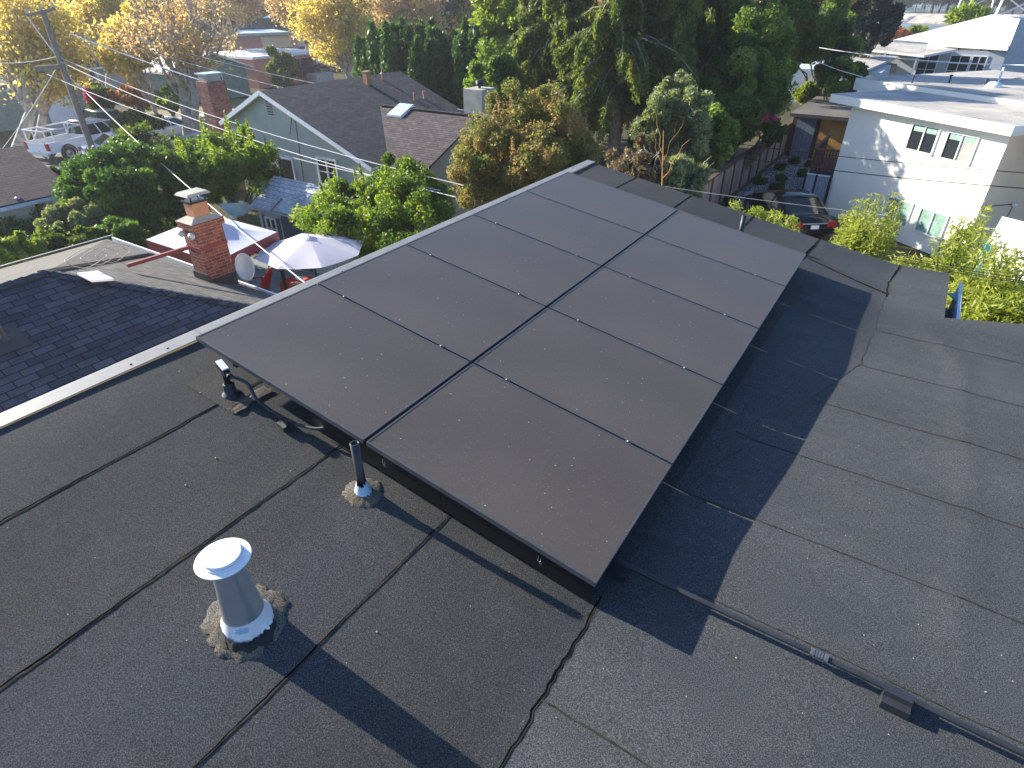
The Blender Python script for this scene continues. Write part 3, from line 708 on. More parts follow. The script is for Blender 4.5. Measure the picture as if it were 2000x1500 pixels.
def gable(name, label, cx, cy, wx, wy, ze, zr, wall, roof, axis='y', over=.4, wins=(), group=None, cat='house', zb=0, th=.16, trim=M_trim, chim=None):
    """gabled house, ridge along axis"""
    t = thing(name, label, cat, (cx, cy, zb), group); x0, x1, y0, y1 = cx-wx/2, cx+wx/2, cy-wy/2, cy+wy/2
    mb = MB(); mb.box(x0, x1, y0, y1, zb, ze)
    sl = (zr-ze)/((wx if axis == 'y' else wy)/2)
    if axis == 'y':
        for y, s in ((y0, 1), (y1, -1)): mb.face([(x0, y, ze), (x1, y, ze), (cx, y, zr)][::s])
        zo = ze-sl*over
        P = [[(x0-over, y0-over, zo), (x0-over, y1+over, zo), (cx, y1+over, zr), (cx, y0-over, zr)], [(x1+over, y0-over, zo), (x1+over, y1+over, zo), (cx, y1+over, zr), (cx, y0-over, zr)]]
    else:
        for x, s in ((x0, -1), (x1, 1)): mb.face([(x, y0, ze), (x, y1, ze), (x, cy, zr)][::s])
        zo = ze-sl*over
        P = [[(x0-over, y0-over, zo), (x1+over, y0-over, zo), (x1+over, cy, zr), (x0-over, cy, zr)], [(x0-over, y1+over, zo), (x1+over, y1+over, zo), (x1+over, cy, zr), (x0-over, cy, zr)]]
    mb.build('wall', wall, t)
    mb = MB()
    for q in P: slab(mb, [(a, b, c+th) for a, b, c in q], th, 0, 1)
    mb.build('roof', [roof, trim], t)
    for (side, a, z, w_, h_) in wins:
        if side == 'x+': window(t, (x1, y0+a, zb+z), (0, 1, 0), w_, h_, (1, 0, 0))
        elif side == 'y-': window(t, (x0+a, y0, zb+z), (1, 0, 0), w_, h_, (0, -1, 0))
    if chim:
        mb = MB(); a, b, s, h = chim; mb.box(a-s, a+s, b-s, b+s, ze, h); mb.build('chimney', M_brick2, t)
    return t
# ---------------------------------------------------------------- shingled neighbour roof, left foreground
nb = thing('shingled_house', 'neighbouring hip roofed house below the roof edge, shingles dark blue in shade, grey in sun', 'house', (-12, 2, 0))
Rg = Vector((-12.1, 3.8, 4.5)); hipR = Vector((-8.55, 7.35, 2.94)); hipL = Vector((-15.75, 7.3, 2.95))
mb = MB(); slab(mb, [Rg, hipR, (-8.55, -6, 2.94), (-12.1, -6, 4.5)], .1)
mb.build('shaded_roof_slope', M_shingle_shaded, nb)
mb = MB(); slab(mb, [Rg, hipR, hipL], .1); mb.build('sunny_roof_slope', M_shingle_grey, nb)  # sunny side of the same roof, its light put into the paler colour
mb = MB(); slab(mb, [Rg-Vector((0, 0, .01)), hipL-Vector((0, 0, .01)), (-17.75, 7.25, 2.98)], .1); slab(mb, [Rg-Vector((0, 0, .01)), (-17.75, 7.25, 2.98), (-17.75, -6, 3.05), (-12.1, -6, 4.49)], .1)
mb.build('flat_roof_slope', M_roof2, nb)
def caps(a, b, n, mat, wdt=.13, lift=.03, sides=None):
    a = Vector(a); b = Vector(b); mb = MB(); d = (b-a).normalized(); s = Vector((0, 0, 1)).cross(d).normalized(); up = d.cross(s) if d.cross(s).z > 0 else s.cross(d)
    s1, s2 = sides
    for i in range(n):
        p = a.lerp(b, i/n); q = a.lerp(b, (i+1.12)/n); l = up*lift; k = up*(lift*.35)
        mb.face([p+k, q+l, q+l+Vector(s1)*wdt, p+k+Vector(s1)*wdt]); mb.face([p+k, p+k+Vector(s2)*wdt, q+l+Vector(s2)*wdt, q+l])
        mb.face([q+l, q-up*.01, q-up*.01+Vector(s1)*wdt, q+l+Vector(s1)*wdt]); mb.face([q+l, q+l+Vector(s2)*wdt, q-up*.01+Vector(s2)*wdt, q-up*.01])
    return mb.build('ridge_cap', mat, nb)
hd = (hipR-Rg).normalized(); e1 = Vector((1, 0, -.44)); e2 = Vector((0, 1, -.44))
caps(hipR, Rg, 33, M_shingle_shaded, .13, .032, (((-hd*.7+e1).normalized()), ((-hd*.7+e2).normalized())))
caps((-12.1, -6, 4.5), Rg, 55, M_shingle_shaded, .13, .03, (Vector((1, 0, -.44)).normalized(), Vector((-1, 0, -.26)).normalized()))
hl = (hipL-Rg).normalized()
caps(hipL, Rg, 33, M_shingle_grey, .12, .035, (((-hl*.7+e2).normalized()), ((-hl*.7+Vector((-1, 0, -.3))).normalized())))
mb = MB(); mb.bar((-17.8, 7.4, 2.93), (-8.5, 7.4, 2.9), .02, .05); mb.build('gutter', M_trim, nb)
mb = MB(); mb.bar((-17.3, 7.22, 3.2-.02), (-17.3, -6, 3.22), .02, .012); mb.build('felt_seam', M_drip, nb)
mb = MB(); mb.box(-17.2, -8.9, -6, 6.9, 0, 2.95); mb.build('wall', M_stucco_b, nb)
def onN(px, py, dz=0):   # +Y facing slope of the neighbour
    return PN(px, py, Rg+Vector((0, 0, dz)), Vector((0, .44, 1)))
c0, c1, c2, c3 = [onN(*q, .1) for q in ((150, 533), (190, 528), (222, 544), (178, 547))]
mb = MB(); mb.hexa([c0-Vector((0, 0, .04)), c3-Vector((0, 0, .04)), c2-Vector((0, 0, .04)), c1-Vector((0, 0, .04)), c0, c3, c2, c1])
tag(mb.build('board', M_white), 'white rectangular board resting on the grey shingle slope', 'board')
mb = MB()
for k, (px, py, rr) in enumerate(((170, 508, .33), (196, 504, .3), (222, 500, .28))):
    c = PN(px, py, Rg+Vector((0, 0, .02)), Vector((.28, 0.1, 1))); pts = [c + Vector((rr*math.cos(a)*.75, rr*math.sin(a), -.28*rr*math.cos(a)*.75+.04+.03*math.sin(3*a))) for a in [i*2*math.pi/24 for i in range(26)]]
    mb.tube(pts, .008, 5)
mb.build('coil_tmp', plain('old_cable', (.36, .3, .24), .7)); o = bpy.data.objects['coil_tmp']; o.name = 'cable_coil'; tag(o, 'loose coil of pale cable lying along the neighbour roof hip', 'cable')
# small roof vent on the shaded slope, at the left picture edge
p = PN(12, 662, Rg, Vector((.44, 0, 1))); th = thing('plumbing_vent', 'small metal plumbing vent on the shaded blue shingle slope', 'vent pipe', tuple(p))
mb = MB(); mb.tube([p, p+Vector((0, 0, .28))], .03, 12); mb.build('pipe', M_greypipe, th)
mb = MB(); q = Vector((1, 0, -.44)).normalized(); mb.obox(p+Vector((0.05, 0, .0)), q, (0, 1, 0), q.cross(Vector((0, 1, 0))), .25, .22, .012); mb.lathe(p, [(.1, 0), (.05, .06), (.034, .1)], 14); mb.build('flashing', M_greypipe, th)
# ---------------------------------------------------------------- brick chimney with cap, dish and brace
ch = thing('brick_chimney', 'weathered red brick chimney with a terracotta flue beside the white gazebo', 'chimney', (-13, 6.9, 3))
a = onN(389, 524, .0); zc = PY(400, 420, a.y).z
x0, y0 = -12.66, 6.64; x1 = x0+.46; y1 = y0+.64
zt = 4.52
mb = MB(); mb.box(x0, x1, y0, y1, 2.2, zt); mb.build('shaft', M_brick, ch)
mb = MB(); mb.box(x0-.05, x1+.05, y0-.05, y1+.05, zt-.14, zt+.002); mb.build('corbel', M_brick, ch)
mb = MB(); q = .06
mb.hexa([(x0-q, y0-q, zt), (x1+q, y0-q, zt), (x1+q, y1+q, zt), (x0-q, y1+q, zt), (x0+.08, y0+.1, zt+.08), (x1-.08, y0+.1, zt+.08), (x1-.08, y1-.1, zt+.08), (x0+.08, y1-.1, zt+.08)]); mb.build('crown', M_cement, ch, bevel=.01)
xm, ym = (x0+x1)/2, (y0+y1)/2
mb = MB(); mb.box(xm-.14, xm+.14, ym-.18, ym+.18, zt+.05, zt+.36); mb.build('flue', M_terra, ch)
mb = MB(); mb.box(xm-.17, xm+.17, ym-.21, ym+.21, zt+.361, zt+.40); [mb.box(xm+sx*.13-.012, xm+sx*.13+.012, ym+sy*.16-.012, ym+sy*.16+.012, zt+.4, zt+.52) for sx in (-1, 1) for sy in (-1, 1)]; mb.build('cap_frame', M_black, ch)
mb = MB(); mb.hexa([(xm-.23, ym-.27, zt+.52), (xm+.23, ym-.27, zt+.52), (xm+.23, ym+.27, zt+.52), (xm-.23, ym+.27, zt+.52), (xm-.19, ym-.22, zt+.57), (xm+.19, ym-.22, zt+.57), (xm+.19, ym+.22, zt+.57), (xm-.19, ym+.22, zt+.57)]); mb.build('cap_plate', M_cement, ch, bevel=.012)
mb = MB(); mb.box(x0-.03, x1+.03, y0-.03, y0-.002, 2.9, 3.42); mb.box(x1+.002, x1+.03, y0-.03, y1, 2.6, 3.28); mb.build('flashing', M_greypipe, ch)
mb = MB(); mb.box(x0-.012, x1+.012, y0-.014, y1+.012, 3.93, 4.0); mb.build('strap', M_maroon, ch)
for k, (xx, yy) in enumerate(((x0+.08, y0-.06), (x1-.02, y0-.06))):
    mb = MB(); mb.lathe((xx, yy, zt-.25), [(.0, .09), (.05, .08), (.07, 0), (.06, -.02), (0, -.02)], 12, ax=(0, -.7, .5)); mb.build('floodlight', M_dishg, ch)
br = onN(248, 519, .12); mb = MB(); mb.bar(br, (x0+.1, y0-.04, 3.97), .035, .035)
tag(mb.build('chimney_brace', M_maroon), 'dark red brace running from the grey shingles up to the chimney strap', 'brace')
dc = PD(478, 522, 14.1); dt = thing('satellite_dish', 'grey oval satellite dish beside the foot of the brick chimney', 'satellite dish', tuple(dc))
ax = Vector((.75, -.62, .35)).normalized(); t1 = ax.cross(Vector((0, 0, 1))).normalized(); t2 = t1.cross(ax)
mb = MB(); rows = []
for k in range(7):
    r = k/6; rows.append([dc + t1*(.2*r*math.cos(a)) + t2*(.31*r*math.sin(a)) - ax*(.055*(1-r*r)) for a in [2*math.pi*j/32 for j in range(32)]])
mb.grid(rows, 0, True, True); mb.build('reflector', M_dishg, dt, solid=.012)
mb = MB(); mb.tube([dc-ax*.06, dc-ax*.2-Vector((0, 0, .05)), dc-ax*.25-Vector((0, 0, .55))], .022, 8); mb.tube([dc-ax*.2-Vector((0, 0, .1)), dc+Vector((-.55, -.35, -.12))], .03, 8); mb.build('mast', M_greypipe, dt)
mb = MB(); mb.tube([dc-t2*.3, dc-t2*.3+ax*.35+t2*.12], .01, 6); mb.obox(dc-t2*.2+ax*.37, ax, t1, t2, .04, .03, .03); mb.build('feed_arm', M_dishg, dt)
# ---------------------------------------------------------------- gazebo, shade sail, umbrella, shed, patio things
GL, GR, GF = PZ(285, 468, 2.7), PZ(541, 453, 2.7), PZ(420, 512, 2.7)
GB = GL+GR-GF; cen = (GL+GR)/2 + Vector((0, 0, .55))
gz = thing('gazebo', 'large white canvas gazebo with a maroon valance behind the brick chimney', 'gazebo', (cen.x, cen.y, 0))
mb = MB()
for a, b in ((GL, GF), (GF, GR), (GR, GB), (GB, GL)):
    rows = []
    for i in range(9):
        s = i/8; rows.append([a.lerp(b, j/8).lerp(cen, s) - Vector((0, 0, .12*math.sin(math.pi*s))) for j in range(9)])
    mb.grid(rows)
mb.build('canopy', M_canopy, gz)
mb = MB()
for a, b in ((GL, GF), (GF, GR), (GR, GB), (GB, GL)): mb.face([a, b, b-Vector((0, 0, .28)), a-Vector((0, 0, .28))])
mb.build('valance', M_maroon, gz, solid=.012)
for q in (GL, GR, GF, GB):
    mb = MB(); e = q.lerp(cen, .06); mb.box(e.x-.04, e.x+.04, e.y-.04, e.y+.04, 0, 2.65); mb.build('leg', M_black, gz)
mb = MB(); P4 = [PZ(425, 398, 2.4), PZ(482, 395, 2.6), PZ(497, 408, 2.2), PZ(455, 427, 2.3)]; rows = [[P4[0].lerp(P4[1], u).lerp(P4[3].lerp(P4[2], u), v) - Vector((0, 0, .25*math.sin(math.pi*u)*math.sin(math.pi*v))) for u in np.linspace(0, 1, 9)] for v in np.linspace(0, 1, 9)]
mb.grid(rows); tag(mb.build('shade_sail', cloth('pale_sail', (.5, .6, .55), .35), solid=.006), 'pale greenish shade sail stretched behind the gazebo', 'shade sail')
ut = PZ(603, 463, 2.75); um = thing('patio_umbrella', 'cream lilac eight sided patio umbrella over the outdoor chairs', 'umbrella', (ut.x, ut.y, 0))
rimz = 2.2; ur = 1.52; mb = MB(); ns = 8; rows = []
for k in range(9):
    s = k/8; row = []
    for j in range(64):
        a = 2*math.pi*j/64 + .25; fr = (j % 8)/8; sag = math.sin(math.pi*fr)
        r = ur*s*(1-.09*sag*s); row.append((ut.x+r*math.cos(a), ut.y+r*math.sin(a), 2.75-.36*s-.03*sag*s*s))
    rows.append(row)
mb.grid(rows, 0, False, True); mb.build('canopy', M_canvas, um)
mb = MB(); mb.lathe((ut.x, ut.y, 2.74), [(.22, -.045), (.15, .0), (.05, .035), (0, .045)], 24); mb.lathe((ut.x, ut.y, 2.78), [(.02, 0), (.02, .05), (0, .06)], 10); mb.build('vent_cap', M_canvas, um)
mb = MB(); mb.tube([(ut.x, ut.y, 0), (ut.x, ut.y, 2.72)], .025, 8); mb.build('pole', M_black, um)
mb = MB(); mb.lathe((ut.x, ut.y, 0.02), [(.3, 0), (.3, .05), (.05, .1), (.03, .3)], 18); mb.build('base', M_black, um)
for j in range(8):
    a = .25+2*math.pi*j/8; mb = MB(); mb.bar((ut.x+.1*math.cos(a), ut.y+.1*math.sin(a), 2.66), (ut.x+1.48*math.cos(a), ut.y+1.48*math.sin(a), 2.34), .008); mb.build('rib', M_black, um)
# playhouse shed
sc = PZ(500, 398, 2.1)
sx, sy = sc.x, sc.y
sh = thing('garden_shed', 'pale blue playhouse shed with an arched dark door and a small roof dormer', 'shed', (sx+2, sy+1, 0))
W_, D_, ze = 3.9, 1.6, 2.1
def S(u, v, z): return Vector((sx+u, sy+v, z))
# front of the shed faces -Y
mb = MB(); mb.box(sx, sx+W_, sy, sy+D_, 0, ze)
for u, s in ((0, -1), (W_, 1)): mb.face([S(u, 0, ze), S(u, D_, ze), S(u, D_/2+.3, ze+.62)][::s])
mb.build('wall', M_shed, sh)
mb = MB(); slab(mb, [S(-.15, -.2, ze-.06), S(W_+.15, -.2, ze-.06), S(W_+.15, D_/2+.3, ze+.74), S(-.15, D_/2+.3, ze+.74)], .06); slab(mb, [S(-.15, D_+.15, ze-.1), S(W_+.15, D_+.15, ze-.1), S(W_+.15, D_/2+.3, ze+.74), S(-.15, D_/2+.3, ze+.74)], .06); mb.build('roof', M_shedroof, sh)
dx0, dx1 = 1.25, 2.55; dm = (dx0+dx1)/2
mb = MB(); slab(mb, [S(dx0-.15, -.28, ze+.02), S(dm, -.28, ze+.62), S(dm, .75, ze+.52), S(dx0-.15, .1, ze+.02)], .05); slab(mb, [S(dx1+.15, -.28, ze+.02), S(dm, -.28, ze+.62), S(dm, .75, ze+.52), S(dx1+.15, .1, ze+.02)], .05); mb.build('dormer_roof', M_shedroof, sh)
mb = MB(); mb.face([S(dx0-.1, -.2, ze), S(dx1+.1, -.2, ze), S(dm, -.2, ze+.52)]); mb.build('dormer_gable', M_lightblue, sh)
mb = MB(); ar = [S(dx0+.05, -.03, 0.05)] + [S(dm-.6*math.cos(a), -.03, 1.75+.38*math.sin(a)) for a in np.linspace(0, math.pi, 12)] + [S(dx1-.05, -.03, .05)]
mb.face(ar[::-1]); dr = mb.build('door', M_darkblue, sh, solid=.03); dr['_loc'] = sh['_loc']
mb = MB(); [mb.tube([S(dm+s, -.06, .95), S(dm+s, -.1, 1.02), S(dm+s, -.1, 1.15), S(dm+s, -.06, 1.2)], .015, 6) for s in (-.07, .07)]; hn = mb.build('handle', M_metal, sh); hn.parent = dr
window(sh, S(.42, 0, .95), (1, 0, 0), .5, .72, (0, -1, 0), panes=2, rows=2, fw=.04); window(sh, S(3.05, 0, .95), (1, 0, 0), .5, .72, (0, -1, 0), panes=2, rows=2, fw=.04)
for u in (.2, .98, 2.83, 3.61): mb = MB(); mb.box(sx+u-.0, sx+u+.18, sy-.03, sy-.002, .9, 1.75); mb.build('shutter', M_darkblue, sh)
# patio chairs
def chair(px, py, mat, label, rz_=0., name='patio_chair', cat='chair', cushion=None, s=1.):
    p = PZ(px, py, 0); t = thing(name, label, cat, (p.x, p.y, 0))
    def T(x, y, z): c, q = math.cos(rz_), math.sin(rz_); return Vector((p.x+(x*c-y*q)*s, p.y+(x*q+y*c)*s, z*s))
    mb = MB(); A = [[T(-.27, y, .44-.04*math.sin(3*y)+abs(x)*0) if x == 0 else T(x, y, .46) for x in (-.27, -.13, 0, .13, .27)] for y in (-.26, -.1, .1, .26)]
    mb.grid([[T(x, y, .46-.05*math.cos(x*5)*math.cos(y*5)) for x in np.linspace(-.28, .28, 6)] for y in np.linspace(-.26, .26, 6)]); mb.build('seat', cushion or mat, t, solid=.035)
    mb = MB(); mb.grid([[T(x, .26+.25*h+.05*math.cos(x*5), .46+.62*h - (.12*(x/.28)**2 if h > .9 else 0)) for x in np.linspace(-.29, .29, 7)] for h in np.linspace(0, 1, 6)]); mb.build('backrest', mat, t, solid=.035)
    for sx_ in (-1, 1):
        for sy_ in (-1, 1): mb = MB(); mb.tube([T(sx_*.27, sy_*.24, .46), T(sx_*.31, sy_*.33, 0.02)], .018*s, 6); mb.build('leg', M_maroon, t)
        mb = MB(); mb.tube([T(sx_*.32, .3, .68), T(sx_*.34, 0, .68), T(sx_*.32, -.26, .64), T(sx_*.3, -.27, .46)], .022*s, 6); mb.build('armrest', mat, t)
    return t
chair(505, 600, M_redcloth, 'tall deep red folding chair between the dish and the umbrella', -1.1, s=1.25)
chair(578, 618, M_redcloth, 'red chair carrying striped white and red cushions below the umbrella', .9, cushion=M_whitecloth)
cp = PZ(566, 560, .62)
for k, (dx, dy, m) in enumerate(((0, 0, M_whitecloth), (.28, .12, M_redcloth), (.05, .38, M_whitecloth), (.42, .42, M_redcloth))):
    mb = MB(); mb.lathe((cp.x+dx, cp.y+dy, .62+.05*k), [(0, -.1), (.14, -.09), (.2, 0), (.14, .09), (0, .1)], 16); o = mb.build('cushion', m)
    tag(o, ['white round cushion nearest the dish on the patio seat', 'small red cushion between two white ones on the patio seat', 'white cushion in the middle of the patio seat', 'dark red cushion at the far end of the patio seat'][k], 'cushion')
chair(605, 598, M_tancloth, 'tan sling chair with its back to us beneath the umbrella rim', 3.6)
chair(572, 640, M_tancloth, 'pinkish tan sling chair nearest the pale roof edge', 3.2)
tb = PZ(528, 492, .75); tt = thing('side_table', 'small dark patio table with white cloth under the gazebo corner', 'table', (tb.x, tb.y, 0))
mb = MB(); mb.lathe((tb.x, tb.y, .72), [(.4, 0), (.4, .03), (0, .031)], 20); mb.build('tabletop', M_whitecloth, tt)
for a in (0.5, 2.6, 4.7): mb = MB(); mb.tube([(tb.x, tb.y, .7), (tb.x+.3*math.cos(a), tb.y+.3*math.sin(a), 0)], .02, 6); mb.build('leg', M_black, tt)
# ---------------------------------------------------------------- purple roofed house, far left
h2 = thing('purple_roof_house', 'low bluish house with a purple brown shingle roof at the left edge', 'house', (-29, 3, 0))
mb = MB(); slab(mb, [(-24.75, 9.7, 2.72), (-24.75, -9, 2.72), (-27.8, -9, 3.88), (-27.8, 9.7, 3.88)], .1, 0, 1); slab(mb, [(-31, 9.7, 2.72), (-31, -9, 2.72), (-27.8, -9, 3.88), (-27.8, 9.7, 3.88)], .1, 0, 1); mb.build('roof', [M_shingle_pur, M_greypipe], h2)
mb = MB(); mb.box(-30.6, -25.15, -8.6, 9.3, 0, 2.7); mb.face([(-30.6, 9.3, 2.7), (-27.8, 9.3, 3.75), (-25.15, 9.3, 2.7)]); mb.build('wall', M_stucco_b, h2)
mb = MB(); mb.bar((-24.7, -9, 2.62), (-24.7, 9.75, 2.62), .05, .05); mb.build('gutter', M_lightblue, h2)
mb = MB(); mb.bar((-25.08, 8.5, 0), (-25.08, 8.5, 2.55), .04, .06); mb.build('downpipe', M_fencedark, h2)
mb = MB(); mb.bar((-25.08, 9.1, 0), (-25.08, 9.1, 2.55), .05, .1); mb.build('corner_trim', M_trim, h2)
p = PX(34, 389, -25.0); mb = MB(); mb.lathe(p, [(0, .08), (.09, .05), (.1, -.05), (0, -.08)], 12); mb.build('lamp', M_dishg, h2)
# raised timber planters and clutter below it
for k, (a, b, c, d, lab) in enumerate((((2, 463), (24, 470), .5, .12, 'pale timber board on the garden clutter at the left edge'), ((42, 452), (62, 460), .55, .1, 'short pale plank leaning in the cluttered garden'), ((22, 474), (90, 452), .35, .1, 'grey planter rail under the vine covered wall'), ((20, 492), (45, 485), .3, .1, 'low grey plank among the yellow green shrubs'))):
    p, q = PZ(*a, c), PZ(*b, c); mb = MB(); mb.bar(p, q, .1, .04)
    tag(mb.build('timber_plank', M_trim if k < 2 else M_greypipe), lab, 'plank')
# ---------------------------------------------------------------- sage stucco house
sg = thing('sage_stucco_house', 'sage green stucco house with a brown shingle roof and a round topped gable vent', 'house', (-22, 22, 0))
pk = (-24.0, 5.1); LE = (-27.0, 3.72); RE = (-18.15, 2.82)
yf = 17.8; yb = 26.0
mb = MB()
mb.face([(-27, yf, 0), (-18.3, yf, 0), (-18.3, yf, 2.8), (-24, yf, 5.0), (-27, yf, 3.62)]); mb.face([(-18.3, yf, 0), (-18.3, yb, 0), (-18.3, yb, 2.8), (-18.3, yf, 2.8)])
mb.face([(-27, yf, 0), (-27, yf, 3.6), (-27, yb, 3.6), (-27, yb, 0)]); mb.face([(-27, yb, 0), (-27, yb, 3.6), (-24, yb, 5), (-18.3, yb, 2.8), (-18.3, yb, 0)])
mb.box(-19.5, -16.3, 18.6, 25.4, 0, 2.7); mb.face([(-16.3, 18.6, 2.7), (-16.3, 25.4, 2.7), (-16.3, 22, 4.0)])
mb.build('wall', M_stucco, sg)
mb = MB(); slab(mb, [(-24, yf-.3, 5.1), (-18.0, yf-.3, 2.73), (-18.0, yb+.2, 2.73), (-24, yb+.2, 5.1)], .08, 0, 1); slab(mb, [(-24, yf-.3, 5.1), (-27.3, yf-.3, 3.6), (-27.3, yb+.2, 3.6), (-24, yb+.2, 5.1)], .08, 0, 1)
mb.build('roof', [M_shingle_brn_dim, M_trim], sg)
mb = MB(); slab(mb, [(-21.6, 22, 4.17), (-16, 22, 4.17), (-16, 18.1, 2.62), (-17.6, 18.1, 2.62)], .08, 0, 0); slab(mb, [(-21.6, 22, 4.17), (-16, 22, 4.17), (-16, 25.9, 2.62), (-17.6, 25.9, 2.62)], .08, 0, 0)
mb.build('wing_roof', M_shingle_brn, sg)  # wing in sun keeps the browner copy, its sunlight put into the colour
mb = MB()
for a, b in (((-24, 5.1), (-18.0, 2.73)), ((-24, 5.1), (-27.3, 3.6))):
    mb.bar((a[0], yf-.33, a[1]-.06), (b[0], yf-.33, b[1]-.06), .02, .085)
mb.build('barge_board', M_trim, sg)
def onA(px, py): return PY(px, py, yf)
gv = onA(526, 205); mb = MB()
for i in range(8):
    z = gv.z+.34-.1*i; hw = .16*math.sqrt(max(.1, 1-max(0, (2-i)/2.4)**2)); mb.obox((gv.x, yf-.02, z), (1, 0, 0), (0, 0, 1), (0, -1, 0), hw, .018, .02)
mb.build('gable_vent', M_greypipe, sg)
q = onA(628, 352); window(sg, (q.x, yf, q.z-.1), (1, 0, 0), 1.05, 1.0, (0, -1, 0), panes=2, rows=2, fw=.09)
q = onA(583, 372); window(sg, (q.x-1.0, yf, q.z-.2), (1, 0, 0), .95, 1.5, (0, -1, 0), panes=1, rows=1, fw=.09)
mb = MB(); mb.tube([onA(572, 220)+Vector((0, -.03, 0)), onA(568, 262)+Vector((0, -.05, 0))], .012, 5); mb.tube([onA(576, 222)+Vector((0, -.03, 0)), onA(597, 372)+Vector((0, -.03, 0))], .014, 5); mb.build('service_cable', M_black, sg)
def onmain(px, py): return PN(px, py, (-24, 20, 5.1), Vector((.395, 0, 1)))
def onwing(px, py): return PN(px, py, (-20, 22, 4.17), Vector((0, -.397, 1)))
p = onwing(783, 218); mb = MB(); ux, uy = Vector((1, 0, 0)), Vector((0, 1, .397)).normalized(); un = ux.cross(uy)
mb.obox(p+un*.03, ux, uy, un, .42, .5, .04); sk = mb.build('skylight_kerb', M_trim, sg); mb = MB(); mb.obox(p+un*.09, ux, uy, un, .4, .48, .018); mb.build('skylight', M_lightblue, sg, bevel=.015)
for k, (px, py, h, r) in enumerate(((718, 160, .5, .13), (748, 152, .45, .04), (810, 192, .35, .045), (829, 189, .35, .06))):
    p = onmain(px, py+4); mb = MB()
    if k == 0: mb.box(p.x-r, p.x+r, p.y-r, p.y+r, p.z-.1, p.z+h); mb.box(p.x-r-.03, p.x+r+.03, p.y-r-.03, p.y+r+.03, p.z+h+.001, p.z+h+.05)
    else: mb.tube([p-Vector((0, 0, .05)), p+Vector((0, 0, h))], r, 10)
    mb.build('roof_flue', M_terra, sg)
p = PD(927, 222, 28.4); mb = MB(); mb.box(-17.0, -16.05, 22.3, 23.3, 3.2, 5.12); mb.build('chimney', M_cement, sg)
mb = MB(); mb.tube([(-16.5, 22.8, 5.1), (-16.5, 22.8, 5.22)], .06, 8); mb.lathe((-16.5, 22.8, 5.22), [(.15, 0), (.15, .2), (0, .2)], 14); mb.build('chimney_cap', M_black, sg)
# hip capped ridge tooth line between wing and main
mb = MB()
for i in range(28):
    x = -21.4+i*.19; mb.obox((x, 22, 4.2+.01*(i % 2)), (1, 0, .05), (0, 1, 0), (0, 0, 1), .1, .13, .015)
mb.build('ridge_cap', M_shingle_brn, sg)
# ---------------------------------------------------------------- tall far brick chimney on the tan garage
tg = thing('tan_cottage', 'small tan cottage with a tall dark red brick chimney left of the sage house', 'house', (-29, 18.5, 0))
q = PD(430, 235, 34.8); cx_, cy_ = q.x, q.y; zt = PD(412, 158, 34.8).z
mb = MB(); mb.box(cx_-.42, cx_+.42, cy_-.5, cy_+.5, 0, zt); mb.build('chimney', M_brick2, tg)
mb = MB(); mb.box(cx_-.3, cx_+.3, cy_-.38, cy_+.38, zt+.001, zt+.3); mb.build('chimney_crown', M_cement, tg)
mb = MB(); mb.box(cx_-.4, cx_+.4, cy_-.48, cy_+.48, zt+.301, zt+.35); mb.build('chimney_lid', M_lightblue, tg)
r0 = PD(345, 283, 34); 
mb = MB(); mb.box(cx_-4.5, cx_-.5, cy_-1.2, cy_+2.5, 0, 2.0); mb.build('wall', plain('tan_wall', (.42, .34, .26), .9), tg)
P0, P1, P2, P3 = PZ(300, 290, 2.3), PZ(335, 283, 2.6), PZ(352, 306, 2.2), PZ(318, 320, 1.9)
mb = MB(); slab(mb, [P0, P1, P2, P3], .08); mb.build('roof', M_shingle_blu, tg)
P0, P1, P2, P3 = PZ(345, 268, 2.6), PZ(412, 252, 2.9), PZ(402, 268, 2.3), PZ(365, 284, 2.1)
mb = MB(); slab(mb, [P0, P1, P2, P3], .1); mb.build('porch_roof', M_lightblue, tg)
